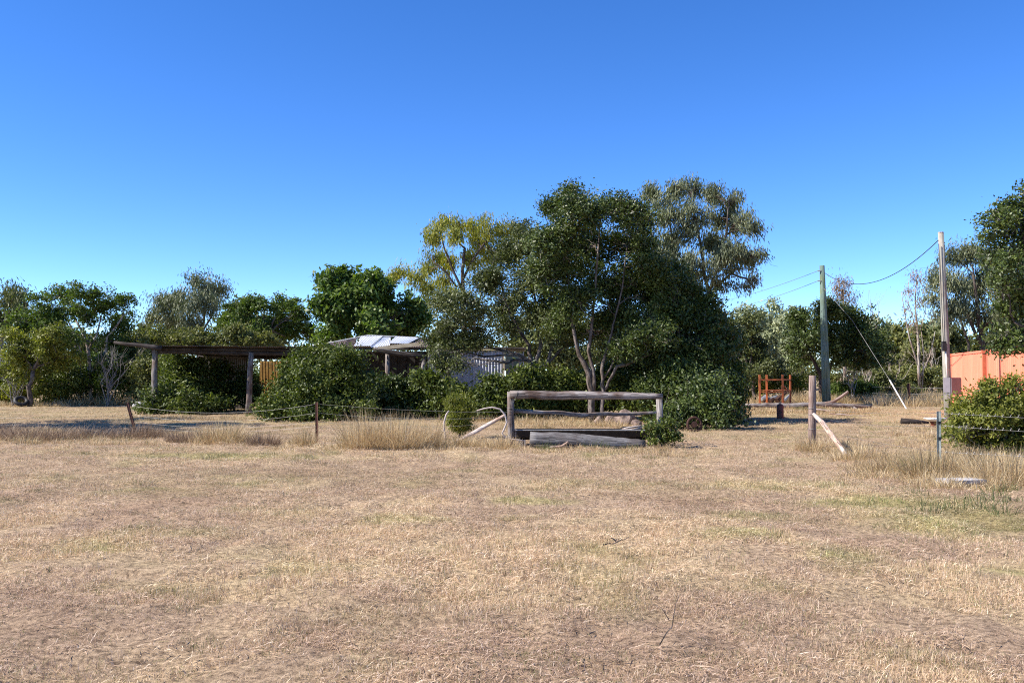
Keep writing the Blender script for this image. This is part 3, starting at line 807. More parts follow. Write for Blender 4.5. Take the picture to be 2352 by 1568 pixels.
def bare_sapling(label, bx, by, Y, top, n=7, seed=1, r0=3.5, mat=None, spread=26, name='bare_sapling', group='bare pale saplings in the undergrowth'):
    rr = np.random.RandomState(seed); rnd = random.Random(seed)
    root = thing(name, label, 'tree', (at(bx, HOR, Y).x, Y, 0), group)
    mb = MB()
    base = np.array(at(bx, by, Y)); base[2] = -0.1
    for k in range(n):
        tp = np.array(at(bx + rr.normal(0, spread), top + abs(rr.normal(0, 10)), Y + rr.normal(0, .6)))
        t0 = rr.uniform(0, .45)
        st = base * (1 - t0) + np.array(at(bx, top, Y)) * t0 if k else base
        r_ = r0 / 2 / F * Y * (1 if k == 0 else .6)
        pth = limb_path(st, tp, rr, .05, 5)
        mb.tube(pth, [r_, r_ * .8, r_ * .65, r_ * .5, r_ * .35, r_ * .2], 4, caps=False, rr=rnd)
        for _ in range(5):
            q = pth[rr.randint(2, 5)]
            mb.tube(limb_path(q, q + np.array([rr.normal(0, .4), rr.normal(0, .4), abs(rr.normal(.3, .35))]) * Y / 50, rr, .08, 3), [r_ * .35, r_ * .25, r_ * .2, r_ * .1], 3, caps=False, rr=rnd)
    mb.build('branches', mat or M['bark_pale'], root, smooth=True)
    return root
bare_sapling('bare leafless twigs rising against the sky right of the round tree crown', 2000, 900, 63, 665, 6, 41, 3, spread=10)
bare_sapling('leafless pale sapling standing right of the green pole base', 1955, 915, 57, 825, 7, 42, 4)
bare_sapling('leafless sapling with the widest fork, below the guy wire', 1990, 915, 58, 815, 7, 43, 4)
bare_sapling('slim leafless sapling left of the thin white-trunked gum', 2055, 915, 60, 800, 6, 44, 3.5)
bare_sapling('leafless pale sapling between the thin gum and the right pole', 2140, 905, 62, 790, 7, 45, 4.5)
bare_sapling('small leafless sapling just right of the rusted cage', 1822, 905, 62, 855, 6, 46, 2.5, spread=12)
tree('gum_tree', 'wide olive gum with dark limbs behind the right-hand power pole', 'tree', 2270, 56,
     [(2160, 640, 24, 28), (2190, 590, 30, 20), (2235, 585, 36, 22), (2280, 600, 40, 30), (2190, 650, 34, 26), (2245, 650, 44, 34), (2310, 650, 44, 40), (2150, 690, 20, 16), (2200, 710, 34, 24), (2260, 720, 44, 34), (2330, 730, 44, 44), (2165, 735, 24, 16), (2350, 600, 40, 40)],
     M['leaf_euc'], BD, 'euc', 30000, [[(2262, 900, 14), (2256, 780, 11), (2245, 700, 8), (2235, 630, 5)], [(2258, 800, 9), (2225, 730, 7), (2195, 670, 4)], [(2250, 780, 8), (2290, 700, 6), (2310, 640, 4)], [(2220, 900, 8), (2225, 790, 6), (2200, 720, 4)]], 8, 36, size=1.15, twigr=.02)
tree('dark_tree', 'near dark leafy tree overhanging the container from the right edge', 'tree', 2440, 27,
     [(2340, 470, 36, 26), (2380, 430, 44, 30), (2400, 500, 44, 44), (2290, 500, 44, 30), (2340, 510, 60, 50), (2400, 560, 80, 80), (2300, 570, 42, 38), (2350, 620, 60, 55), (2320, 690, 44, 44), (2290, 650, 22, 24), (2380, 700, 70, 60), (2310, 770, 44, 34), (2350, 800, 40, 26), (2270, 545, 24, 20), (2295, 800, 24, 22), (2440, 780, 60, 60)],
     M['leaf_dark'], BD, 'small', 26000, [[(2445, 1000, 22), (2440, 800, 18), (2400, 680, 12), (2360, 580, 8), (2340, 500, 5)], [(2440, 820, 12), (2380, 760, 8), (2330, 740, 5)]], 10, 37, size=1.0, twigr=.014, lobes=16, lob=(0.14, 0.34), twigmat=M['twig_grey'])

# centre group
tree('small_leaved_tree', 'grey twiggy small-leaved tree with a drooping left skirt, beside the white hut', 'tree', 1232, 34.5,
     [(1030, 750, 42, 36), (1000, 780, 28, 30), (1070, 700, 48, 44), (1120, 640, 50, 44), (1170, 590, 48, 44), (1215, 560, 40, 44), (1150, 690, 50, 44), (1220, 650, 50, 50), (1100, 760, 44, 34), (1170, 750, 40, 26),
      (1270, 600, 40, 50), (1290, 690, 46, 50), (1240, 725, 50, 34), (1040, 800, 36, 32), (1010, 825, 26, 30), (1085, 792, 30, 14), (1052, 838, 14, 20), (1010, 690, 24, 24), (1300, 770, 38, 26), (1195, 525, 24, 20), (1280, 740, 50, 40)],
     M['leaf_twiggy'], BK, 'small', 57000,
     [[(1232, 985, 16), (1229, 880, 16), (1226, 845, 16), (1214, 828, 10), (1190, 815, 8), (1165, 807, 7), (1130, 800, 5), (1090, 780, 3.5)], [(1227, 850, 11), (1220, 826, 10), (1216, 794, 8), (1198, 769, 7), (1172, 721, 5), (1150, 650, 4)],
      [(1229, 850, 10), (1232, 825, 10), (1242, 791, 8), (1236, 743, 6), (1228, 680, 5), (1215, 600, 3.5)], [(1232, 852, 9), (1258, 833, 8), (1268, 794, 7), (1272, 740, 5), (1280, 660, 3.5)], [(1258, 835, 6), (1285, 805, 5), (1320, 780, 3.5)]],
     15, 51, size=.95, twigr=.014, twigmat=M['twig_grey'])
tree('large_dark_tree', 'tallest dense dark green tree with two leaning forked trunks, behind the timber rails', 'tree', 1362, 31,
     [(1312, 450, 38, 34), (1270, 480, 34, 30), (1340, 490, 50, 44), (1285, 530, 50, 44), (1390, 480, 40, 32), (1435, 480, 40, 34), (1475, 500, 30, 36), (1250, 560, 36, 36), (1345, 570, 60, 50), (1420, 560, 50, 50), (1475, 570, 36, 44),
      (1300, 620, 50, 44), (1400, 640, 60, 50), (1465, 650, 44, 50), (1330, 690, 52, 42), (1420, 720, 60, 50), (1485, 730, 44, 44), (1360, 760, 44, 26), (1450, 785, 50, 24), (1290, 580, 30, 30), (1500, 690, 36, 44), (1500, 620, 40, 50), (1490, 770, 60, 30), (1440, 805, 46, 20), (1250, 630, 36, 44), (1290, 740, 40, 26)],
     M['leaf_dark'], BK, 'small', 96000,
     [[(1363, 985, 15), (1359, 898, 14), (1352, 855, 13), (1330, 815, 9), (1318, 760, 7), (1310, 690, 5), (1298, 600, 4)], [(1364, 905, 9), (1362, 848, 9), (1352, 805, 8), (1360, 740, 6.5), (1367, 660, 5.5), (1374, 575, 4), (1380, 500, 3)],
      [(1384, 985, 10), (1386, 898, 10), (1385, 870, 8), (1384, 837, 8), (1394, 800, 6), (1410, 740, 5), (1430, 660, 4), (1440, 570, 3)], [(1386, 898, 8), (1398, 874, 7), (1416, 841, 8), (1438, 837, 7), (1466, 824, 5.5), (1504, 808, 4), (1530, 780, 3)],
      [(1388, 868, 5), (1402, 846, 5), (1420, 800, 4.5), (1440, 760, 3.5)]], 18, 52, size=.9, twigr=.016, twigmat=M['bark_pale'])
tree('twiggy_tree', 'very dark twiggy tree filling the gap under the tall gum', 'tree', 1560, 31.5,
     [(1500, 640, 36, 40), (1560, 640, 36, 34), (1615, 700, 36, 34), (1655, 785, 40, 44), (1530, 660, 44, 44), (1575, 700, 44, 44), (1540, 740, 56, 44), (1600, 760, 48, 40), (1640, 740, 30, 34), (1560, 810, 60, 34), (1510, 800, 50, 36), (1625, 800, 44, 30)],
     M['leaf_dark'], BD, 'small', 43000, seed=53, size=1.0, twigs=12, twigr=.012, twigmat=M['twig_grey'])  # darker leaf colour stands in for the shaded side of this crown

# shrubs
shrub('shrub', 'low yellow-green shrub at the far left edge of the mown strip', 70, 49, [(60, 895, 50, 30), (20, 900, 40, 30), (110, 900, 45, 28)], M['leaf_lime'], 9000, seed=61, size=1.25)
shrub('shrub', 'mid-green shrub with light new leaves behind the old tyre', 150, 50, [(40, 855, 60, 34), (150, 880, 60, 40), (110, 850, 50, 30), (190, 900, 40, 26)], M['leaf_hedge'], 13000, seed=62, size=1.3)
shrub('shrub', 'dark green shrub in the hollow left of the shed', 260, 50, [(230, 870, 50, 44), (280, 880, 45, 44), (330, 870, 44, 50), (260, 840, 50, 34)], M['leaf_mid'], 15000, seed=63, size=1.3)
shrub('vine_shrub', 'leafy vine-like shrub growing inside the left bay of the open shed', 410, 40.6, [(405, 845, 34, 34), (400, 870, 40, 50, -.9), (430, 870, 50, 46, -.8), (450, 845, 40, 34), (420, 900, 50, 36, -1), (465, 900, 46, 44, 0), (390, 835, 22, 24), (500, 915, 40, 30, 0), (430, 928, 70, 36, -2.8), (372, 930, 40, 36, -2.8), (490, 935, 40, 30, -2.6), (338, 940, 30, 28, -2.8), (400, 895, 56, 36, -1.6)], M['leaf_hedge'], 33000, seed=64, size=1.15)
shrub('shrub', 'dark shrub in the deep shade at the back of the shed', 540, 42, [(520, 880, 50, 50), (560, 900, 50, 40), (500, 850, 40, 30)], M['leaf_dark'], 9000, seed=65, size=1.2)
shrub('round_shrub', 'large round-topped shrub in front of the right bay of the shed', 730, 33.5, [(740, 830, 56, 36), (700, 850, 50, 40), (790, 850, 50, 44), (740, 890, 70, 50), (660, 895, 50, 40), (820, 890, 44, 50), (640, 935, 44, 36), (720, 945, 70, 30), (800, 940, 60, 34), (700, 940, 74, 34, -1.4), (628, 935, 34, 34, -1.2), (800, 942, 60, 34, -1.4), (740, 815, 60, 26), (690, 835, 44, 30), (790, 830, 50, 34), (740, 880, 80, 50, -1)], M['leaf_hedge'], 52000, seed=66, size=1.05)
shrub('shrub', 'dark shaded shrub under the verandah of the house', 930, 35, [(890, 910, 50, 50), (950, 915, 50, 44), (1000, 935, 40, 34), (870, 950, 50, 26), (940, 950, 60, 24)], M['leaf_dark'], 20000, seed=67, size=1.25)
shrub('arching_shrub', 'sunlit arching shrub spreading right from the verandah post', 1010, 33, [(985, 870, 20, 14), (1010, 885, 26, 16), (1040, 900, 30, 18), (1070, 920, 26, 20), (1030, 925, 30, 20), (970, 862, 10, 10)], M['leaf_hedge'], 9000, seed=68, size=1.25)
shrub('hedge_shrub', 'broad leafy shrub directly right of the white hut wall, behind the rails', 1190, 32.4, [(1140, 900, 44, 40), (1190, 880, 50, 34), (1240, 885, 40, 36), (1170, 930, 50, 30), (1230, 930, 50, 28), (1120, 935, 30, 26)], M['leaf_hedge'], 30000, seed=69, size=1.25)
shrub('hedge_shrub', 'leafy shrub around the foot of the leaning trunks, behind the rails', 1340, 32.8, [(1290, 890, 44, 38), (1340, 885, 44, 40), (1400, 880, 50, 44), (1310, 930, 50, 26), (1390, 930, 60, 28), (1450, 900, 44, 44)], M['leaf_hedge'], 32000, seed=70, size=1.25)
shrub('dense_shrub', 'big dense dark shrub to the right of the timber rails, over an old wheel', 1600, 30.4, [(1510, 900, 50, 44), (1560, 870, 60, 44), (1620, 880, 56, 50), (1670, 890, 44, 50), (1600, 930, 70, 40), (1530, 940, 50, 32), (1680, 945, 36, 30), (1640, 960, 50, 22), (1560, 955, 56, 30, -3.2), (1650, 950, 54, 36, -3.4), (1610, 925, 60, 50, -3), (1600, 900, 60, 44, -.8), (1620, 900, 70, 50, 2.5), (1560, 880, 60, 50, 3)], M['leaf_dark'], 54000, seed=71, size=1.0)
shrub('shrub', 'green shrub behind the big dark shrub, reaching up to the twiggy tree', 1600, 33, [(1480, 850, 40, 40), (1560, 830, 50, 30), (1630, 840, 50, 40), (1680, 860, 30, 34)], M['leaf_hedge'], 16000, seed=72, size=1.25)
shrub('weed_bush', 'straggly weedy bush at the foot of the right rail post', 1520, 20.2, [(1500, 985, 18, 20), (1530, 975, 22, 16), (1545, 1000, 20, 20), (1510, 1015, 30, 16), (1545, 1030, 22, 10)], M['leaf_hedge'], 3600, seed=73, size=.62, crz=.5, twigs=12, twigr=.004, twigmat=M['twig_grey'], trunk_r=.012)
shrub('conifer_bush', 'small upright feathery yellow-green bush in front of the fence', 1055, 23.5, [(1055, 930, 20, 26), (1050, 955, 26, 24), (1062, 980, 22, 18), (1072, 940, 14, 18), (1040, 925, 12, 14)], M['leaf_lime'], 17000, 'conifer', seed=74, size=.85, twigs=5, trunk_r=.03, twigr=.006)
shrub('near_bush', 'rounded leafy bush at the right edge, in front of the container and fence', 2320, 17.6, [(2290, 940, 46, 46), (2340, 915, 50, 44), (2400, 930, 60, 60), (2240, 965, 34, 36), (2300, 985, 60, 30), (2210, 985, 24, 26), (2370, 985, 50, 34), (2190, 1000, 14, 18), (2330, 880, 30, 14), (2260, 900, 30, 26), (2225, 935, 34, 36), (2215, 965, 34, 36), (2190, 985, 20, 26), (2230, 1005, 40, 22), (2300, 1015, 60, 20), (2365, 1010, 60, 26), (2290, 950, 60, 50)], M['leaf_lime'], 34000, seed=75, size=.6, crz=.55, twigs=20, twigr=.005, twigmat=M['twig_grey'], trunk_r=.03)
for i, (lb, bx, Y, bl, lm, n_) in enumerate([
    ('low green shrub behind the rusted cage', 1770, 60, [(1740, 890, 40, 26), (1790, 880, 40, 30), (1830, 885, 40, 24)], 'leaf_lime', 6000),
    ('low dark shrub immediately right of the green pole base', 1950, 58, [(1935, 895, 40, 22), (1980, 895, 40, 22)], 'leaf_mid', 6000),
    ('low green shrub under the guy wire', 2040, 60, [(2030, 885, 40, 26), (2075, 890, 40, 22), (2010, 860, 34, 26)], 'leaf_euc_green', 6500),
    ('grey-green shrub at the foot of the thin white gum', 2120, 61, [(2110, 870, 40, 30), (2150, 865, 40, 34), (2190, 880, 30, 26)], 'leaf_olive', 7000),
    ('grey-green shrub behind the round tree trunk', 1880, 66, [(1850, 860, 50, 34), (1920, 860, 50, 34), (1980, 850, 50, 34)], 'leaf_euc_green', 8000)]):
    shrub('undergrowth_shrub', lb, bx, Y, bl, M[lm], n_, seed=80 + i, size=1.5, group='undergrowth at the far side of the yard')
for i, (lb, bx, Y, bl, lm, n_) in enumerate([
    ('low shrub under the gum cut by the left edge', 10, 56, [(0, 880, 50, 30), (40, 850, 40, 34), (-30, 850, 40, 40)], 'leaf_mid', 7000),
    ('shrub filling the dark hollow below the spreading tree', 210, 57, [(190, 850, 60, 34), (250, 860, 50, 34), (140, 850, 40, 34)], 'leaf_mid', 8000),
    ('olive shrub immediately behind the left shed post', 340, 49, [(320, 880, 40, 36), (370, 880, 36, 36), (350, 840, 40, 30)], 'leaf_olive', 9000),
    ('green shrub seen through the shed beside the ochre wall', 640, 50, [(560, 870, 50, 40), (610, 880, 50, 40), (680, 860, 60, 50)], 'leaf_mid', 9000)]):
    shrub('left_undergrowth', lb, bx, Y, bl, M[lm], n_, seed=180 + i, size=1.4, group='undergrowth behind the shed')
# dead brush at left
bare_sapling('tangled grey dead brush behind the left shrubs', 30, 880, 48, 800, 16, 91, 3, M['twig_grey'], 45, 'dead_brush', 'grey dead brush at left')
bare_sapling('tangled grey dead brush beside the projecting shed log', 250, 870, 48, 790, 16, 92, 3, M['twig_grey'], 35, 'dead_brush', 'grey dead brush at left')
# trees just left of the view: their shadow lies across the mown strip
tree('side_tree', 'leafy tree standing just beyond the left edge, shading the strip before the shed', 'tree', 0, 27.5,
     [(-230, 480, 120, 80), (-340, 400, 130, 90), (-430, 480, 120, 90), (-250, 600, 110, 80), (-170, 720, 90, 80), (-330, 620, 120, 90), (-200, 800, 100, 60), (-480, 560, 110, 90), (-330, 300, 120, 80), (-240, 380, 90, 70), (-320, 500, 100, 80, -4), (-240, 600, 90, 70, 3), (-280, 400, 100, 80, 4), (-280, 520, 100, 80, -2.5)], M['leaf_mid'], BK, 'small', 28000, seed=95, size=1.6, twigs=4)

# ------------------------------------------------------------------ corrugated sheets
def corrugated(bl, br, tl, tr, name, mat, parent, waves=10, amp=0.012, lap=0.0, thick=0.002):
    """a corrugated sheet between four corners; ridges run from the bottom edge to the top edge"""
    bl, br, tl, tr = map(Vector, (bl, br, tl, tr))
    nrm = (br - bl).cross(tl - bl).normalized()
    mb = MB(); n = waves * 4
    for side in (0, 1):
        for i in range(n + 1):
            t = i / n
            off = nrm * (math.sin(2 * math.pi * waves * t) * amp + lap - side * thick)
            mb.v.append(bl.lerp(br, t) + off); mb.v.append(tl.lerp(tr, t) + off)
    w = (br - bl).length; h = (tl - bl).length; q = 2 * (n + 1)
    for i in range(n):
        u0, u1 = w * i / n, w * (i + 1) / n
        mb.face((2 * i, 2 * i + 2, 2 * i + 3, 2 * i + 1), ((u0, 0), (u1, 0), (u1, h), (u0, h)))
        mb.face((q + 2 * i + 1, q + 2 * i + 3, q + 2 * i + 2, q + 2 * i), ((u0, h), (u1, h), (u1, 0), (u0, 0)))
    mb.face((0, 1, q + 1, q), ((0, 0), (0, h), (0, h), (0, 0))); mb.face((q + 2 * n, q + 2 * n + 1, 2 * n + 1, 2 * n), ((0, 0), (0, h), (0, h), (0, 0)))
    return mb.build(name, mat, parent, smooth=False)

# ------------------------------------------------------------------ open shed
SH = 37.6
shed = thing('open_shed', 'long low open-sided shed with a rusty flat tin roof on log posts', 'shed', (at(540, HOR, 38).x, 39.5, 0))
rx0, rx1 = at(345, 795, SH).x, at(745, 797, SH).x
nsh = 12
for i in range(nsh):
    a = rx0 + (rx1 - rx0) * i / nsh; b_ = rx0 + (rx1 - rx0) * (i + 1) / nsh + 0.03
    zf = at(0, 794 + 0.4 * i / nsh * 8, SH).z; dz = rs.normal(0, 0.012)
    yy = SH - .1 + rs.uniform(-0.12, 0.1)
    corrugated((a, yy, zf + dz), (b_, yy, zf + dz), (a, 44.2, 2.62 + dz), (b_, 44.2, 2.62 + dz), 'roof_sheet', M['tin_rusty'] if i % 3 else M['tin_dark'], shed, 8, 0.014, 0.004 * (i % 2))
corrugated((rx0 - 0.62, SH + 0.15, at(0, 793, SH).z), (rx0 - 0.02, SH + 0.1, at(0, 794, SH).z), (rx0 - 0.62, SH + 1.1, 2.78), (rx0 - 0.02, SH + 1.1, 2.76), 'loose_roof_sheet', M['tin_white'], shed, 6, 0.012)
rr = random.Random(3)
def px_tube(pts, Y, wpx, name, mat, parent, sides=9, rough=.1, seed=0, dys=None, smooth=True):
    mb = MB(); rnd = random.Random(seed)
    P_ = [at(p[0], p[1], Y + (dys[i] if dys else 0)) for i, p in enumerate(pts)]
    R_ = [(p[2] if len(p) > 2 else wpx) / 2 / F * Y for p in pts]
    mb.tube(P_, R_, sides, rough=rough, rr=rnd)
    return mb.build(name, mat, parent, smooth=smooth)
px_tube([(262, 786, 6), (290, 790, 8), (325, 793, 9), (352, 797, 11), (372, 800, 10)], SH - .1, 9, 'projecting_log', M['wood_dark'], shed, seed=1)
px_tube([(350, 807, 13), (430, 807, 13), (520, 810, 13), (610, 811, 12), (700, 812, 12), (760, 812, 12)], SH + .5, 12, 'front_beam', M['wood_dark'], shed, seed=2)
px_tube([(350, 801, 6), (540, 803, 6), (740, 804, 6)], SH + .35, 6, 'purlin', M['wood_dark'], shed, seed=3)
for k, (p, q) in enumerate((((357, 797), (354, 948)), ((578, 803), (569, 955)))):
    P1 = at(p[0], p[1] + 6, 38); P0 = at(q[0], q[1], 38); P0.z = -0.2
    mb = MB(); mb.tube([P0, P0.lerp(P1, .3) + Vector((.015, 0, 0)), P0.lerp(P1, .65) - Vector((.02, 0, 0)), P1], [.125, .12, .115, .105], 10, rough=.08, rr=random.Random(k))
    mb.build('log_post', M['wood'], shed, smooth=True)
for k, x in enumerate((rx0 + .4, rx0 + 3.9, rx0 + 7.0)):
    mb = MB(); mb.tube([(x, 43.8, -.2), (x + .05, 43.8, 2.5)], [.11, .1], 9, rough=.08, rr=random.Random(k + 9)); mb.build('back_post', M['wood_dark'], shed, smooth=True)
mb = MB(); mb.tube([(rx0 - .2, 43.8, 2.52), ((rx0 + rx1) / 2, 43.8, 2.47), (rx1, 43.8, 2.5)], [.1, .1, .09], 8, rough=.1); mb.build('back_beam', M['wood_dark'], shed, smooth=True)
for k in range(5):
    x = rx0 + .3 + k * 1.65
    mb = MB(); mb.tube([(x, SH + .25, at(0, 801, SH).z - .02), (x + .05, 41, 2.62), (x, 43.9, 2.56)], [.05, .055, .05], 7, rough=.1); mb.build('rafter', M['wood_dark'], shed, smooth=True)
# added dark tin standing in for the deep shade inside the shed
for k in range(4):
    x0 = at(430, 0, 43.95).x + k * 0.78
    corrugated((x0, 43.95, -.05), (x0 + .8, 43.95, -.05), (x0, 43.95, 2.4), (x0 + .8, 43.95, 2.4), 'shade_back_sheet', M['tin_dark'], shed, 8, .012, .004 * (k % 2))
pan = thing('ochre_wall', 'sunlit ochre tin wall seen through the gap beneath the shed roof', 'wall', (at(640, HOR, 45.2).x, 45.2, 0))
for k in range(3):
    x0 = at(606, 0, 45.2).x + k * .5
    corrugated((x0, 45.2, 0), (x0 + .52, 45.2, 0), (x0, 45.2, 2.3), (x0 + .52, 45.2, 2.3), 'wall_sheet', M['ochre'], pan, 7, .014)

# ------------------------------------------------------------------ house
house = thing('old_house', 'derelict tin-roofed house with patched white roof sheets and a sagging verandah', 'house', (at(900, HOR, 40).x, 40, 0))
EY, RY = 37.2, 41.4
def rp(px, py, Y): return at(px, py, Y)
eave = lambda px: at(px, 797.5 + (px - 745) * 0.004, EY)
def ridge_y(px):
    if px < 845: return 797 - (px - 700) * (26 / 145.)
    return 771 + (px - 845) * 0.045
segs = [(752, 790), (790, 812), (812, 850), (850, 892), (892, 934), (934, 974), (974, 1012), (1012, 1040)]
for k, (a, b_) in enumerate(segs):
    white = k in (2, 4)
    ta_, tb_ = a + (18 if white else 8), b_ + (30 if white else 8)
    if k == 3: ta_, tb_ = a + 30, b_ + 6
    lift = 0.05 if white else 0.0
    bl_ = at(a, 797 - (6 if white and k == 4 else 0), EY + (.5 if k == 4 else 0)); br_ = at(b_ + 2, (792 if k == 4 else 797), EY + (.5 if k == 4 else 0))
    tl_ = at(ta_, ridge_y(ta_) + 1, RY); tr_ = at(tb_, ridge_y(tb_) + 1, RY)
    for q in (bl_, br_, tl_, tr_): q.z += lift
    o = corrugated(bl_, br_, tl_, tr_, 'roof_sheet', M['tin_white'] if white or k == 3 else M['tin_rusty'], house, 8, .016, 0)
    if white: o['label'] = 'bright white patched roof sheet'
mb = MB(); mb.tube([at(690, 798, RY), at(765, 786, RY), at(845, 770.5, RY), at(985, 777, RY), at(1040, 779, RY)], .045, 6); mb.build('ridge_cap', M['galv'], house, smooth=True)
# back slope
corrugated(at(1040, 781, RY + .02), at(760, 789, RY + .02), at(1035, 800, 45.5), at(765, 800, 45.5), 'back_roof', M['tin_rusty'], house, 40, .016)
def board(p, q, w, h, name, mat, parent):
    mb = MB(); mb.bar(p, q, w, h); return mb.build(name, mat, parent)
o = board(at(868, 800, EY - .1), at(972, 789, EY - .1), .03, .15, 'fascia_board', M['cream'], house); o['label'] = 'pale cream fascia board hanging at a slant'
board(at(745, 800.5, EY + .1), at(1035, 801, EY + .1), .08, .09, 'eave_batten', M['wood_dark'], house)
px_tube([(858, 803, 8), (885, 808, 9), (915, 813, 8), (945, 816, 9), (975, 820, 8)], EY - .2, 8, 'sagging_beam', M['wood_dark'], house, seed=12)
px_tube([(858, 800, 5), (880, 803, 5), (940, 811, 3.5), (976, 813, 3)], EY - .35, 4, 'bent_gutter', M['tin_dark'], house, seed=13)
for k, (x1_, x0_, yt) in enumerate(((890, 890, 812), (974, 964, 818), (1030, 1030, 803))):
    P1 = at(x1_, yt, EY + .1); P0 = at(x0_, 950, EY + .1); P0.z = -.2
    mb = MB(); mb.tube([P0, P0.lerp(P1, .5), P1], [.1, .095, .085], 9, rough=.08, rr=random.Random(k)); mb.build('verandah_post', M['wood'] if k < 2 else M['wood_dark'], house, smooth=True)
# inner back wall boards, verandah shade put into their colour
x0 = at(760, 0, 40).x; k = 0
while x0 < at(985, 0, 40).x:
    mb = MB(); mb.box((x0 + .1, 40.0 + .035 * (k % 2), 1.3), (.215, .03, 2.7)); mb.build('wall_plank', M['shade_plank'], house); x0 += .2; k += 1
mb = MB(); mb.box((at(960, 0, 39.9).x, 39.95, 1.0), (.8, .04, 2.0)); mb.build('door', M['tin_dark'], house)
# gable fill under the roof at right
mb = MB(); mb.box((at(1010, 0, 40.1).x, 40.2, 2.75), (1.1, .05, .6)); mb.build('gable_panel', M['shade_plank'], house)

hut = thing('white_hut', 'pale grey corrugated tin hut with a cream fascia, half in diagonal shadow', 'hut', (at(1090, HOR, 40).x, 41, 0))
hx0, hx1 = at(985, 0, 40).x, at(1156, 0, 40).x
ztop = at(0, 805, 40).z
nn = 5
for i in range(nn):
    a = hx0 + (hx1 - hx0) * i / nn; b_ = hx0 + (hx1 - hx0) * (i + 1) / nn + .02
    corrugated((a, 40, -.05), (b_, 40, -.05), (a, 40, ztop), (b_, 40, ztop), 'wall_sheet', M['wall_grey'], hut, 5, .02, .004 * (i % 2))
board(at(1035, 802, 39.93), at(1162, 800.5, 39.93), .04, .14, 'fascia_board', M['cream_yellow'], hut)
board((hx1 + .03, 40.0, -.05), (hx1 + .03, 40.0, ztop), .07, .07, 'corner_post', M['cream'], hut)
wx0, wx1 = hx1 + .1, at(1202, 0, 41.4).x
mb = MB(); mb.box(((wx0 + wx1) / 2, 41.5, 1.3), (wx1 - wx0, .06, 2.6)); mb.build('recessed_wall', M['wall_grey'], hut)
wc = at(1177, 828, 41.42)
fr = MB()
for dx in (-.3, 0.02, .3): fr.box((wc.x + dx, 41.42, wc.z), (.045, .05, .75))
for dz in (-.36, .0, .36): fr.box((wc.x, 41.415, wc.z + dz), (.64, .04, .045))
wf = fr.build('window', M['window_frame'], hut)
for sx in (-1, 1):
    for sz in (-1, 1):
        mb = MB(); mb.box((wc.x + sx * .15 + .01, 41.455, wc.z + sz * .18), (.27, .008, .31))
        g_ = mb.build('pane', M['glass'], hut); g_.parent = wf; g_.location = (0, 0, 0)
        g_.data.transform(__import__('mathutils').Matrix.Translation(Vector(hut.location) - Vector(hut.location)))
mb = MB(); mb.box(((hx0 + wx1) / 2, 42.6, ztop + .12), (wx1 - hx0 + .2, 5.4, .05)); mb.build('roof', M['tin_dark'], hut)
corrugated((wx1, 41.5, -.05), (wx1, 45, -.05), (wx1, 41.5, ztop), (wx1, 45, ztop), 'side_wall', M['wall_grey'], hut, 20, .02)

# ------------------------------------------------------------------ timber rails, trough, hose
rails = thing('timber_rail_frame', 'weathered grey timber frame of two posts and two rails standing over a trough', 'rail fence', (at(1345, HOR, 21).x, 21, 0))
mb = MB(); P0 = at(1173, 1022, 21); P0.z = -.2; P1 = at(1173, 899, 21)
mb.tube([P0, P0.lerp(P1, .35) + Vector((.01, 0, 0)), P0.lerp(P1, .7), P1], [.085, .083, .078, .08], 12, rough=.06, rr=random.Random(1)); mb.build('post', M['wood'], rails, smooth=True)
mb = MB(); P0 = at(1517, 1020, 21.2); P0.z = -.2; P1 = at(1514, 906, 21.2)
mb.tube([P0, P0.lerp(P1, .5) + Vector((.01, 0, 0)), P1], [.078, .074, .07], 12, rough=.08, rr=random.Random(2)); mb.build('post', M['wood'], rails, smooth=True)
def dense(pts, n=4, jit=.8, seed=0):
    r_ = random.Random(seed); out_ = []
    for i in range(len(pts) - 1):
        for k in range(n):
            t = k / n; out_.append(tuple(pts[i][j] * (1 - t) + pts[i + 1][j] * t + (r_.uniform(-jit, jit) if k and j == 1 else 0) + (r_.uniform(-jit, jit) * .8 if j == 2 and len(pts[0]) > 2 else 0) for j in range(len(pts[0]))))
    return out_ + [pts[-1]]
px_tube(dense([(1171, 906, 17), (1260, 907, 18), (1345, 907.5, 17), (1430, 909, 16), (1522, 910, 11)], 5, .7, 3), 20.85, 15, 'top_rail', M['wood_rail'], rails, 14, .15, 5)
px_tube(dense([(1181, 944, 9), (1235, 947, 10), (1290, 948, 10), (1335, 954, 10), (1365, 951, 8), (1430, 951, 9), (1508, 947, 6)], 4, .8, 4), 21.08, 8, 'middle_rail', M['wood'], rails, 10, .18, 6)
for k, (x, y) in enumerate(((1173, 936), (1173, 942), (1173, 1000))):
    mb = MB(); c = at(x, y, 21); mb.tube([c + Vector((math.cos(t) * .086, math.sin(t) * .086, .01 * math.sin(t))) for t in np.linspace(0, 6.2832, 15)], .004, 4); mb.build('wire_tie', M['wire'], rails)
mb = MB(); c = at(1184, 907, 20.85)
mb.tube([c + Vector((.03 * math.sin(t) + .03, -math.cos(t) * .09, math.sin(t) * .09)) for t in np.linspace(0, 6.2832, 15)] + [c + Vector((-.05, -.1, -.17))], .006, 4); mb.build('wire_tie', M['black'], rails)
mb = MB(); c = at(1512, 949, 21.1); mb.tube([c + Vector((math.cos(t) * .09, math.sin(t) * .09, 0)) for t in np.linspace(0, 6.2832, 13)], .004, 4); mb.build('wire_tie', M['wire'], rails)

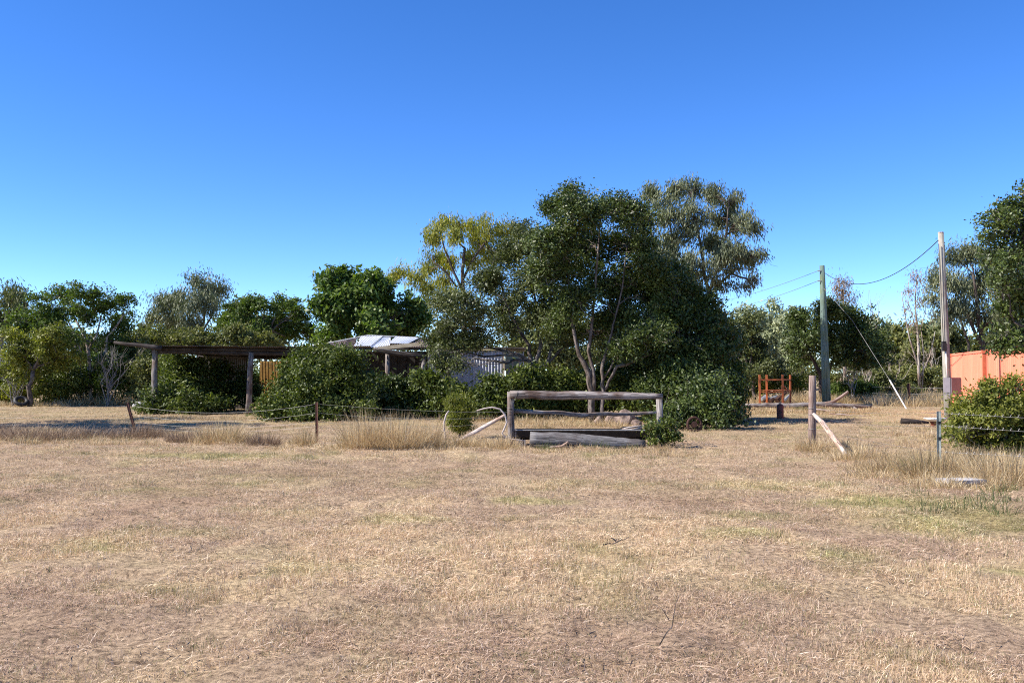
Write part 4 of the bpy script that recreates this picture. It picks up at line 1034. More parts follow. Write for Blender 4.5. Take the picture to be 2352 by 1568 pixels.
tr_ = thing('water_trough', 'long dark steel stock trough lying under the timber rails', 'trough', (at(1333, HOR, 21.1).x, 21.1, 0))
mb = MB(); xa, xb = at(1184, 0, 20.9).x, at(1482, 0, 20.9).x
prof = [(-.26, .36), (-.2, .2), (-.1, .13), (.1, .13), (.2, .2), (.26, .36)]
for sgn, sh in ((0, 0.0), (1, .012)):
    for x in (xa, xb):
        for (py_, pz_) in prof: mb.v.append(Vector((x, 21.1 + py_ * (1 - sh * 3), pz_ + (sh if abs(py_) < .25 else 0))))
for s_ in (0, 12):
    for i in range(5):
        f = (s_ + i, s_ + i + 1, s_ + 6 + i + 1, s_ + 6 + i)
        mb.face(f if s_ else f[::-1], ((0, 0), (.1, 0), (.1, 1), (0, 1)))
mb.build('trough_body', M['picket_black'], tr_)
for x in (xa, xb):
    mb = MB(); b0 = len(mb.v)
    for xx in (x - .02, x + .02):
        for (py_, pz_) in prof: mb.v.append(Vector((xx, 21.1 + py_ * 1.02, pz_)))
    mb.face(list(range(6))[::-1], [(p, q) for p, q in prof]); mb.face(list(range(6, 12)), [(p, q) for p, q in prof])
    for i in range(6):
        j = (i + 1) % 6; mb.face((i, j, 6 + j, 6 + i), ((0, 0), (.1, 0), (.1, .04), (0, .04)))
    mb.build('end_plate', M['wood'], tr_)
for yy in (-.265, .265):
    mb = MB(); mb.tube([(xa, 21.1 + yy, .36), (xb, 21.1 + yy, .355)], .012, 6); mb.build('rim', M['galv'] if yy < 0 else M['picket_black'], tr_)
for x in (xa + .15, xb - .15):
    mb = MB(); mb.box((x, 21.1, .05), (.16, .42, .17)); mb.build('support_block', M['wood'], tr_)
log = thing('fallen_log', 'thick weathered split log lying on the ground in front of the trough', 'log', (at(1350, HOR, 20.1).x, 20.1, 0))
px_tube(dense([(1217, 1010, 34), (1290, 1011, 33), (1345, 1014, 30), (1400, 1017, 27), (1482, 1020, 18)], 5, .6, 8), 20.1, 30, 'log_body', M['wood_log'], log, 18, .16, 8)
px_tube(dense([(1262, 1027, 5), (1290, 1024, 6), (1305, 1014, 4)], 3, .3, 9), 19.85, 5, 'broken_limb', M['wood_pale'], log, 6, .1, 9)
px_tube(dense([(1225, 1024, 8), (1330, 1028, 9), (1440, 1028, 8)], 4, .5, 10), 19.95, 9, 'loose_slab', M['wood_dark'], log, 7, .2, 10)
h_ = thing('white_hose', 'white poly pipe curving from the fence round the left rail post', 'pipe', (at(1150, HOR, 20.8).x, 20.8, 0))
px_tube([(1095, 943, 3), (1112, 938, 3.5), (1130, 935, 4), (1148, 939, 4), (1160, 952, 4), (1164, 970, 4), (1158, 985, 4), (1153, 995, 4), (1160, 1003, 4), (1172, 1008, 4), (1190, 1010, 4), (1203, 1012, 4)], 20.75, 4, 'pipe_run', M['pipe_white'], h_, 7, .02)
h2 = thing('white_hose', 'short upright arc of white pipe left of the feathery bush', 'pipe', (at(1022, HOR, 22).x, 22, 0))
px_tube([(1031, 943, 3.5), (1025, 952, 4), (1021, 965, 4), (1019, 978, 4), (1021, 990, 4), (1022, 1000, 3.5), (1023, 1015, 3.5)], 22, 4, 'pipe_run', M['pipe_white'], h2, 7, .02)
h3 = thing('hose_coil', 'loose coil of black and white hose resting on the back of the trough', 'hose', (at(1460, HOR, 21.3).x, 21.3, at(0, 985, 21.3).z))
for k in range(3):
    c = at(1450 + 4 * k, 984 - 2 * k, 21.35)
    mb = MB(); mb.tube([c + Vector((math.cos(t) * .25, math.sin(t) * .1, .04 * math.sin(t + k))) for t in np.linspace(0, 6.2832, 22)], .014, 6); mb.build('hose_loop', M['pipe_white'] if k else M['black'], h3, smooth=True)
pr = thing('leaning_prop', 'pale bark-stripped pole leaning against the left rail post', 'pole', (at(1100, HOR, 21.2).x, 21.2, 0))
px_tube(dense([(1162, 952, 7), (1130, 970, 9), (1095, 990, 9), (1060, 1008, 7), (1032, 1020, 4)], 3, .5, 3), 21.2, 8, 'pole_body', M['wood_pale'], pr, 9, .1, 3, dys=None)
# rocks and stump behind the rails
for k, (x, y, w, hh, lb) in enumerate(((1435, 975, 36, 30, 'big brown rock in the grass behind the rails'), (1405, 972, 22, 22, 'pale smaller rock left of the big brown one'), (1462, 978, 20, 14, 'low flat rock right of the big brown one'),
                                       (1375, 975, 16, 16, 'small rock beside the dark trunk foot'), (318, 912, 22, 12, 'pale rock at the left foot of the shed shrub'))):
    Y = gy(max(y, 962)) if k < 4 else 46
    c = at(x, y, Y); ro = bpy.data.objects.new('rock', None)
    import bmesh
    bm = bmesh.new(); bmesh.ops.create_icosphere(bm, subdivisions=3, radius=1)
    rx_, rz_ = w / 2 / F * Y * 1.2, hh / 2 / F * Y * 1.5
    rrr = np.random.RandomState(k + 5)
    ph = rrr.uniform(0, 9, 6)
    for v in bm.verts:
        f = 1 + .16 * math.sin(3 * v.co.x + ph[0]) * math.cos(4 * v.co.z + ph[1]) + .09 * math.sin(8 * v.co.y + ph[2]) + rrr.normal(0, .025)
        v.co = Vector((round(v.co.x * 5) / 5 * .4 + v.co.x * .6, v.co.y, v.co.z)) * f
        v.co = Vector((v.co.x * rx_, v.co.y * rx_ * .7, v.co.z * rz_))
    me = bpy.data.meshes.new('rock'); bm.to_mesh(me); bm.free(); me.materials.append(M['rock'] if k < 4 else M['concrete'])
    ro = bpy.data.objects.new('rock', me); ro.location = (c.x, Y, rz_ * .45); link(ro); tag(ro, lb, 'rock', 'rocks half hidden in grass')

# ------------------------------------------------------------------ tyres and wheels
def torus(mb, c, ax_dir, R0, r0, n=28, m_=8):
    ax_dir = Vector(ax_dir).normalized(); u = ax_dir.orthogonal().normalized(); w = ax_dir.cross(u)
    mb.tube([Vector(c) + (u * math.cos(t) + w * math.sin(t)) * R0 for t in np.linspace(0, 2 * math.pi, n + 1)], r0, m_, caps=False)
ty = thing('discarded_tyre', 'black old tyre lying half upright at the edge of the left shrubs', 'tyre', (at(50, HOR, 50.5).x, gy(934) + .0, 0))
ty.location = (at(50, HOR, gy(934)).x, gy(934), 0)
mb = MB(); torus(mb, Vector(ty.location) + Vector((0, 0, .3)), (.5, -.6, .9), .27, .1); mb.build('tyre_body', M['black'], ty, smooth=True)
mb = MB(); torus(mb, Vector(ty.location) + Vector((0, 0, .3)), (.5, -.6, .9), .19, .02, 20, 5); mb.build('bead', M['rust_dark'], ty, smooth=True)
wh = thing('wagon_wheel', 'rusty wheel half buried in shade under the big dark shrub', 'wheel', (at(1594, HOR, 26.2).x, 26.2, 0))
c = Vector(wh.location) + Vector((0, .0, .2))
mb = MB(); torus(mb, c, (.15, -1, .1), .2, .04, 24, 7); mb.build('rim', M['rust_dark'], wh, smooth=True)  # dark tone of rim, hub and spokes stands in for the shrub's shade
mb = MB(); mb.tube([c + Vector((.0, .03, 0)), c + Vector((0, -.05, 0))], [.1, .085], 14); mb.build('hub', M['rust_dark'], wh)
for k in range(6):
    t = k * math.pi / 3; mb = MB(); mb.tube([c + Vector((math.cos(t) * .08, 0, math.sin(t) * .08)), c + Vector((math.cos(t) * .19, 0, math.sin(t) * .19))], .014, 5); mb.build('spoke', M['rust_dark'], wh)

# ------------------------------------------------------------------ rusted cage, gas cylinder, logs
cg = thing('rusty_cage', 'orange rusted four-legged steel frame with a lower shelf and no sides', 'steel frame', (at(1762, HOR, 50).x, 50.4, 0))
Ya, Yb = 50, 51.1
def zz(py, Y): return at(0, py, Y).z
xl, xr = at(1736, 0, Ya).x, at(1788, 0, Ya).x
dxb = (at(1752, 0, Yb).x - xl)
PP = {}
for nm, x, Y in (('fl', xl, Ya), ('fr', xr, Ya), ('bl', xl + dxb, Yb), ('br', at(1805, 0, Yb).x, Yb)):
    mb = MB(); mb.box((x, Y, zz(862, Y) / 2 + .02), (.09, .07, zz(862, Y) + .04)); mb.build('leg', M['rust_orange'], cg); PP[nm] = (x, Y)
for z_, t_ in ((zz(872, Ya), .07), (zz(900, Ya), .05)):
    for a, b_ in (('fl', 'fr'), ('bl', 'br'), ('fl', 'bl'), ('fr', 'br')):
        mb = MB(); mb.bar((*PP[a], z_), (*PP[b_], z_), .05, t_); mb.build('rail', M['rust_orange'], cg)
mb = MB(); cx_ = (xl + xr) / 2 + dxb / 2; zb = zz(897, Ya)
mb.v += [Vector((*PP[k], zb + dz)) for dz in (0, .04) for k in ('fl', 'fr', 'br', 'bl')]
for f in ((3, 2, 1, 0), (4, 5, 6, 7), (0, 1, 5, 4), (1, 2, 6, 5), (2, 3, 7, 6), (3, 0, 4, 7)): mb.face(f, ((0, 0), (1, 0), (1, 1), (0, 1)))
mb.build('shelf', M['rust_orange'], cg)
mb = MB(); mb.bar((xr + .02, Ya + .1, zz(882, Ya)), (at(1802, 0, Yb).x, Yb, zz(900, Yb)), .04, .04); mb.build('brace', M['rust'], cg)
jk = thing('scrap_engine', 'dark heap of scrap machinery standing under the rusted cage', 'scrap', (at(1765, HOR, 52).x, 52.3, 0))
r_ = random.Random(8)
for k in range(7):
    mb = MB(); c = Vector((at(1745 + 9 * k, 0, 52.3).x, 52.6 + r_.uniform(-.3, .3), r_.uniform(.15, .35)))
    mb.tube([c - Vector((r_.uniform(.1, .3), .1, .1)), c + Vector((r_.uniform(.1, .3), .1, r_.uniform(0, .3)))], [r_.uniform(.08, .2), r_.uniform(.05, .16)], 8, rough=.1, rr=r_)
    mb.build('scrap_piece', M['rust_dark'] if k % 3 else M['galv'], jk)

gc = thing('gas_cylinder', 'upright rusty red gas cylinder standing on the edge of the tree shadow', 'gas cylinder', (at(1791, HOR, gy(962)).x, gy(962), 0))
l = Vector(gc.location)
mb = MB(); mb.tube([l + Vector((0, 0, z)) for z in (-.02, .03, .06, .46, .5, .54, .565)], [.11, .115, .125, .125, .12, .09, .04], 20); mb.build('cylinder_body', M['gas_red'], gc, smooth=True)
mb = MB(); mb.tube([l + Vector((0, 0, z)) for z in (.56, .62)], [.025, .025], 8); mb.build('valve', M['galv'], gc)
mb = MB(); mb.tube([l + Vector((.06 * math.cos(t), .06 * math.sin(t), .6)) for t in np.linspace(0, 5, 12)], .008, 5); mb.build('guard_ring', M['gas_red'], gc)

LY = 44.0
lg = thing('long_fallen_trunk', 'long grey fallen tree trunk with one upward fork, lying across the yard', 'log', (at(1860, HOR, LY).x, LY, 0))
px_tube(dense([(1712, 931, 9), (1760, 930, 11), (1820, 932, 13), (1870, 929, 12), (1905, 928, 13), (1950, 932, 10), (2002, 934, 7)], 4, .7, 21), LY, 11, 'log_body', M['wood'], lg, 12, .12, 21)
px_tube(dense([(1893, 928, 9), (1915, 922, 8), (1935, 909, 7), (1948, 899, 6)], 3, .4, 22), LY, 7, 'forked_branch', M['wood_red'], lg, 9, .1, 22)
px_tube([(1960, 936, 6), (1972, 941, 5), (1977, 943, 4)], LY - .15, 5, 'branch_stub', M['wood'], lg, 8, .1, 23)
for k, (p, q) in enumerate((((1745, 933), (1745, 950)), ((1850, 933), (1850, 950)))):
    pass
for k, (pts, Y, lb) in enumerate(((dense([(1868, 938, 4), (1905, 945, 5), (1945, 950, 4)], 3, .5, 1), 39.5, 'thin pale dead branch in the grass below the long trunk'), (dense([(1905, 949, 3), (1945, 953, 4), (1990, 962, 3)], 3, .5, 2), 35.5, 'second pale dead branch lying nearer than the first'))):
    t_ = thing('dead_branch', lb, 'branch', (at(pts[0][0], HOR, Y).x, Y, 0), 'dead branches below the long trunk')
    mb = MB(); P_ = [at(p[0], p[1], Y) for p in pts]
    for p in P_: p.z = max(.03, min(p.z, .14))
    mb.tube(P_, [p[2] / 2 / F * Y for p in pts], 6, rough=.1); mb.build('branch', M['wood_pale'], t_, smooth=True)

# ------------------------------------------------------------------ power poles and lines
PG = thing('green_power_pole', 'weathered green-treated power pole behind the fallen trunk', 'pole', (at(1899, HOR, 49).x, 49, 0))
gb = at(1899, 930, 49); gb.z = -.3; gt = at(1888, 610, 49)
mb = MB(); mb.tube([gb, gb.lerp(gt, .35), gb.lerp(gt, .7), gt], [.235, .205, .17, .135], 16, rough=.02); mb.build('pole_shaft', M['pole_green'], PG, smooth=True)
for py in (622, 645):
    c = at(1881, py, 48.9); mb = MB(); mb.tube([c + Vector((.18, 0, 0)), c + Vector((-.08, 0, 0))], .03, 7); mb.build('insulator', M['galv'], PG)
PR = thing('grey_power_pole', 'tall bare grey power pole carrying a meter box, before the orange container', 'pole', (at(2178, HOR, 33).x, 33, 0))
rb = at(2180, 965, 33); rb.z = -.3; rt = at(2161, 535, 33)
mb = MB(); mb.tube([rb, rb.lerp(rt, .25), rb.lerp(rt, .5), rb.lerp(rt, .75), rt], [.150, .136, .122, .108, .095], 16, rough=.02); mb.build('pole_shaft', M['pole_grey'], PR, smooth=True)
mb = MB(); mb.tube([rt + Vector((0, 0, -.02)), rt + Vector((0, 0, .03))], [.1, .094], 16); mb.build('pole_cap', M['wood_pale'], PR)
px_tube([(2156, 560, 1.6), (2159, 620, 1.6), (2163, 700, 1.6), (2167, 790, 1.6)], 32.88, 1.6, 'service_cable', M['cable'], PR, 5, 0)
px_tube([(2172, 805, 3.6), (2174, 840, 3.6), (2176, 870, 3.6)], 32.8, 3.6, 'conduit', M['white'], PR, 8, 0)
px_tube([(2181, 905, 5), (2182, 915, 5)], 32.75, 5, 'lower_conduit', M['white'], PR, 8, 0)
mb = MB(); c = at(2168, 795, 32.8); mb.box(c, (.13, .12, .35)); mb.build('fuse_holder', M['black'], PR)
mb = MB(); c = at(2187, 887, 32.65)
bx_w = 39 / F * 32.65
mb.box(c, (.58, .28, .62), rz=R(28)); mb.build('meter_box', M['box_grey'], PR)
mb = MB(); mb.box(c + Vector((.06, -.12, 0)) + Vector((math.sin(R(28)) * .03, -.03, 0)), (.54, .02, .57), rz=R(28)); mb.build('meter_box_door', M['box_grey'], PR)

def cable(pa, pb, sag, r_, name, label, mat, n=24, cat='cable', parent=None, group=None):
    pa, pb = Vector(pa), Vector(pb)
    pts = [pa.lerp(pb, i / n) - Vector((0, 0, sag * 4 * (i / n) * (1 - i / n))) for i in range(n + 1)]
    mb = MB(); mb.tube(pts, r_, 5)
    if parent is None:
        o = mb.build(name, mat, None, loc=pa); tag(o, label, cat, group)
    else:
        o = mb.build(name, mat, parent)
    return o
cable(at(1893, 626, 49), at(2155, 552, 33), 1.05, .016, 'power_cable', 'black sagging cable strung between the green pole and the grey pole', M['cable'])
cable(at(1879, 622, 49), at(1560, 700, 110), .6, .014, 'power_cable', 'upper thin wire running left from the green pole behind the trees', M['wire'], group='thin wires left of the green pole')
cable(at(1879, 645, 49), at(1560, 712, 110), .8, .014, 'power_cable', 'lower thin wire running left from the green pole behind the trees', M['wire'], group='thin wires left of the green pole')
gw = thing('guy_wire', 'taut steel guy wire with a white lower sleeve anchored right of the green pole', 'guy wire', (at(2084, HOR, 44).x, 44, 0))
A = at(2085, 940, 43.5); A.z = -.1; Bp = at(1890, 660, 48.9)
mid_ = at(2043, 872, 44.6)
mb = MB(); mb.tube([Bp, at(1957, 735, 47.2), mid_], .008, 5); mb.build('wire', M['wire'], gw)
mb = MB(); mb.tube([mid_, A], [.034, .03], 8); mb.build('sleeve', M['white'], gw)

# ------------------------------------------------------------------ orange containers
def container(label, pxa, pya, Ya_, pxb, pyb, Yb_, dark=False):
    A_ = at(pxa, pya, Ya_); B_ = at(pxb, pyb, Yb_)      # far and near top corners of the visible long side
    A0 = Vector((A_.x, A_.y, 0)); B0 = Vector((B_.x, B_.y, 0)); H = 2.59
    t = (B0 - A0).normalized(); nrm = Vector((t.y, -t.x, 0))
    if nrm.x > 0: nrm = -nrm
    L_ = (B0 - A0).length; W_ = 2.44
    root = thing('shipping_container', label, 'container', tuple((A0 + B0) / 2 - nrm * W_ / 2), 'faded orange shipping containers end to end')
    up = Vector((0, 0, 1))
    def side(P, Q, off, name):
        d = (Q - P); Ln = d.length; tt_ = d.normalized(); mb = MB(); per = .278; n_ = int(Ln / per); per = Ln / n_
        xs = []
        for i in range(n_):
            for f_, dep in ((0, 0), (.26, 0), (.5, -.036), (.76, -.036)): xs.append((i + f_) * per); 
        deps = [0, 0, -.036, -.036] * n_ + [0]; xs.append(Ln)
        for x, de in zip(xs, deps):
            p = P + tt_ * x + off * de
            mb.v.append(p + up * .16); mb.v.append(p + up * (H - .1))
        for i in range(len(xs) - 1):
            mb.face((2 * i, 2 * i + 2, 2 * i + 3, 2 * i + 1), ((xs[i], 0), (xs[i + 1], 0), (xs[i + 1], H), (xs[i], H)))
        return mb.build(name, M['container'], root)
    side(A0 + t * .12 - nrm * .02, B0 - t * .12 - nrm * .02, nrm, 'side_panel')
    side(B0 - nrm * (W_ - .02) - t * .12, A0 - nrm * (W_ - .02) + t * .12, -nrm, 'side_panel')
    side(B0 - nrm * .12, B0 - nrm * (W_ - .12), t, 'end_panel'); side(A0 - nrm * (W_ - .12), A0 - nrm * .12, -t, 'end_panel')
    for P in (A0, B0):
        for k in (0, 1):
            s_ = 1 if P is A0 else -1
            c = P + t * .06 * s_ - nrm * (.06 + k * (W_ - .12)) + up * H / 2
            mb = MB(); mb.box(c, (.12, .12, H), axes=(t, nrm, up)); o = mb.build('corner_post', M['container'] if P is A0 or k else M['container_dark'], root)
            for z in (.06, H - .06):
                mb = MB(); mb.box(Vector((c.x, c.y, z)), (.17, .17, .12), axes=(t, nrm, up)); g_ = mb.build('corner_casting', M['container_dark'], root)
    for k in (0, 1):
        c = (A0 + B0) / 2 - nrm * (.04 + k * (W_ - .08))
        mb = MB(); mb.box(c + up * (H - .05), (L_ - .26, .07, .09), axes=(t, nrm, up)); mb.build('top_rail', M['container'], root)
        mb = MB(); mb.box(c + up * .08, (L_ - .26, .07, .15), axes=(t, nrm, up)); mb.build('bottom_rail', M['container_dark'], root)
    mb = MB(); mb.box((A0 + B0) / 2 - nrm * W_ / 2 + up * (H - .035), (L_ - .2, W_ - .1, .04), axes=(t, nrm, up)); mb.build('roof_panel', M['container'], root)
    return root
container('faded orange shipping container partly behind the grey power pole', 2183, 812, 42.0, 2257, 803.5, 35.8)
container('nearer orange shipping container cut by the right edge of the picture', 2266, 802, 35.3, 2370, 790, 29.2)

# ------------------------------------------------------------------ right fence
fp = thing('wooden_strainer_post', 'thick reddish-grey wooden strainer post at the end of the right wire fence', 'fence post', (at(1865, HOR, 20.6).x, 20.6, 0))
P0 = at(1864, 1030, 20.6); P0.z = -.2; P1 = at(1866, 862, 20.6)
mb = MB(); mb.tube([P0, P0.lerp(P1, .4), P0.lerp(P1, .8), P1], [.09, .085, .08, .076], 13, rough=.07, rr=random.Random(4)); mb.build('post_shaft', M['wood_red'], fp, smooth=True)
for k, py in enumerate((937, 952, 985)):
    c = at(1865, py, 20.6); mb = MB(); mb.tube([c + Vector((math.cos(t) * .09, math.sin(t) * .09, .008 * math.sin(3 * t))) for t in np.linspace(0, 6.2832, 15)], .004, 4); mb.build('wire_tie', M['wire'], fp)
ds = thing('diagonal_stay', 'pale bark-stripped log stay leaning on the strainer post', 'post stay', (at(1915, HOR, 19).x, 19, 0))
mb = MB(); pts = [at(1870, 952, 20.45), at(1889, 970, 19.9), at(1905, 992, 19.4), at(1925, 1018, 18.8), at(1942, 1042, 18.3), at(1952, 1056, 17.6)]
pts[-1].z = -.05
mb.tube(pts, [.045, .055, .055, .05, .046, .04], 10, rough=.12, rr=random.Random(5)); mb.build('stay_log', M['wood_pale'], ds, smooth=True)

def picket(label, px, ptop, Y, pxb=None, mat='picket_grey', h=None, w=.035, group='steel star pickets along the wire fence'):
    t = at(px, ptop, Y); b0 = at(pxb if pxb is not None else px, ptop + 60, Y); b0.z = -.15
    root = thing('star_picket', label, 'fence post', (b0.x, Y, 0), group)
    d = (t - b0); u = d.normalized(); a1 = u.cross(Vector((0, 1, 0))).normalized(); a2 = a1.cross(u)
    mb = MB()
    for k in range(3):
        th = math.pi / 2 + k * 2 * math.pi / 3 + .4
        dr = a1 * math.cos(th) + a2 * math.sin(th)
        sd = u.cross(dr)
        mb.box((b0 + t) / 2 + dr * w / 2, (d.length, w, .008), axes=(u, dr, sd))
    mb.build('picket_shaft', M[mat], root)
    return root, t
pk1, t1 = picket('upright grey star picket in the long grass at right', 2156, 944, 14.7)
for z_ in (.85, .6):
    mb = MB(); c = Vector((t1.x, 14.7, z_)); mb.box(c, (.05, .06, .035)); mb.build('wire_clip', M['black'], pk1)
pk2, t2 = picket('rusty star picket leaning left beside the shed shrub', 293, 925, 24.3, 318, 'picket_rust', w=.045)
pk3, t3 = picket('upright thin rusty star picket in front of the round shrub', 728, 923, 21.6, 729, 'picket_rust', w=.04)
pk4, t4 = picket('dark far fence post under the far undergrowth, right of the guy wire', 2087, 880, 50, 2088, 'picket_rust', w=.09)
fw = thing('wire_fence', 'sagging strands of plain fence wire left of the timber frame', 'wire fence', (0, 22, 0))
pl = Vector((-16.5, 24.9, 0))
lv = [(.95, .88, .62), (.72, .66, .5), (.45, .5, .4), (.3, .35, .3)]
B3 = Vector((t3.x, 21.6, 0)); A2 = Vector((t2.x + .1, 24.3, 0)); E = Vector((at(1173, 0, 21).x, 20.9, 0))
for k, (zb, za, zl) in enumerate(((.93, .80, .75), (.72, .55, .5), (.52, .38, .3), (.41, .25, .2))):
    cable(A2 + Vector((.05 * k, 0, za)), B3 + Vector((0, 0, zb)), .2 - .02 * k, .0025, 'wire_strand', None, M['wire'], parent=fw)
    cable(B3 + Vector((0, 0, zb)), E + Vector((0, 0, (.76, .66, .55, .3)[k])), .05 + .04 * k, .0025, 'wire_strand', None, M['wire'], parent=fw)
    if k < 3: cable(pl + Vector((0, 0, zl)), A2 + Vector((.05 * k, 0, za)), .06, .0025, 'wire_strand', None, M['wire'], parent=fw)
fw2 = thing('wire_fence', 'taut barbed wire strands running right from the strainer post', 'wire fence', (8, 15, 0))
S0 = Vector((at(1868, 0, 20.6).x, 20.5, 0)); K = Vector((t1.x, 14.7, 0)); Z = Vector((8.7, 10.9, 0))
for k, (a, b_, c_) in enumerate(((.86, 1.0, 1.0), (.66, .80, .80), (.38, .38, .55))):
    if k < 2:
        cable(S0 + Vector((0, 0, a)), K + Vector((0, 0, b_)), .05 + .03 * k, .0026, 'wire_strand', None, M['wire'], parent=fw2)
    else:
        cable(S0 + Vector((0, 0, a)), K + Vector((0, 0, b_)), .04, .0026, 'wire_strand', None, M['wire'], parent=fw2)
    Zk = Z + Vector((0, 0, c_)); Kk = K + Vector((0, 0, b_))
    cable(Kk, Zk, .02, .0026, 'wire_strand', None, M['wire'], parent=fw2)
    mb = MB(); r_ = random.Random(k)
    for i in range(34):
        p = Kk.lerp(Zk, i / 34.); mb.tube([p + Vector((-.012, 0, -.018)), p + Vector((.012, .004, .018))], .003, 3); mb.tube([p + Vector((.006, 0, -.018)), p + Vector((-.008, 0, .02))], .003, 3)
    o = mb.build('barbs', M['wire'], fw2); o['kind'] = 'stuff'
fw3 = thing('wire_fence', 'faint far wire strands crossing the tall grass behind the right pole', 'wire fence', (14, 50, 0))
T4 = Vector((t4.x, 50, 0))
for z_ in (.95, .6, .35):
    cable(T4 + Vector((0, 0, z_)), Vector((at(2180, 0, 48).x, 48, z_)), .02, .007, 'wire_strand', None, M['wire'], parent=fw3)
    cable(T4 + Vector((0, 0, z_)), Vector((at(1990, 0, 52).x, 52, z_)), .02, .007, 'wire_strand', None, M['wire'], parent=fw3)

# basin, plank, slab
bs = thing('old_basin', 'shallow white basin on a rusty stand behind the grey star picket', 'basin', (at(2146, HOR, 28.5).x, 28.5, 0))
l = Vector(bs.location); zt = at(0, 960, 28.5).z
mb = MB(); mb.tube([l + Vector((0, 0, z)) for z in (.0, .1, zt - .08)], [.16, .12, .18], 16); mb.build('stand', M['rust'], bs, smooth=True)
mb = MB(); mb.tube([l + Vector((0, 0, z)) for z in (zt - .1, zt - .05, zt, zt + .02, zt + .0, zt - .05)], [.16, .26, .34, .35, .32, .05], 24); mb.build('bowl', M['white'], bs, smooth=True)
dl = thing('dark_log', 'dark low log lying in the shadow left of the basin', 'log', (at(2100, HOR, 30).x, 30, 0))
mb = MB(); mb.tube([at(2070, 967, 30) * 1, at(2100, 968, 30), at(2133, 971, 30)], [.085, .075, .05], 10, rough=.25, rr=random.Random(3))
mb.build('log_body', M['wood_dark'], dl, smooth=True)
sl = thing('old_slab', 'pale weathered flat board lying in the long grass below the grey picket', 'board', (gnd(2205, 1113).x, gnd(2205, 1113).y, 0))
l = Vector(sl.location); mb = MB(); mb.box(l + Vector((0, 0, .07)), (.62, .34, .05), rz=R(12)); mb.build('board', M['concrete'], sl)
mb = MB(); mb.box(l + Vector((.02, -.01, .02)), (.5, .26, .05), rz=R(12)); mb.build('under_block', M['concrete'], sl)

# ------------------------------------------------------------------ tall grass
def clump_mesh(items, seed):
    """items: (x, y, rx, ry, h, n, lean) ; returns verts, quads, tris, tint"""
    r_ = np.random.RandomState(seed); V, Q, T_, TI = [], [], [], []; off = 0
    for (x, y, rx_, ry_, h, n_, lean, tb) in items:
        rad = np.sqrt(r_.uniform(0, 1, n_)); an = r_.uniform(0, 6.283, n_)
        px_, py_ = x + rx_ * rad * np.cos(an), y + ry_ * rad * np.sin(an)
        pos = np.stack([px_, py_, gz(px_, py_) - .01], 1)
        hh = h * (.22 + .9 * r_.uniform(0, 1, n_) ** 1.8) * (1 - .4 * rad ** 2)
        ln = np.stack([(px_ - x) * .35 / max(rx_, .1) * h, (py_ - y) * .3 / max(ry_, .1) * h], 1) + r_.normal(0, lean * h, (n_, 2))
        w = r_.uniform(.005, .012, n_) * max(1, y / 20)
        v, q, t = blades(pos, hh, ln, w, r_.randint(1e6))
        V.append(v); Q.append(q + off); T_.append(t + off); off += len(v)
        TI.append(np.clip(r_.normal(tb, .22, n_), 0, 1))
    TI = np.concatenate(TI)
    return np.concatenate(V), np.concatenate(Q), np.concatenate(T_), np.concatenate([TI, TI])

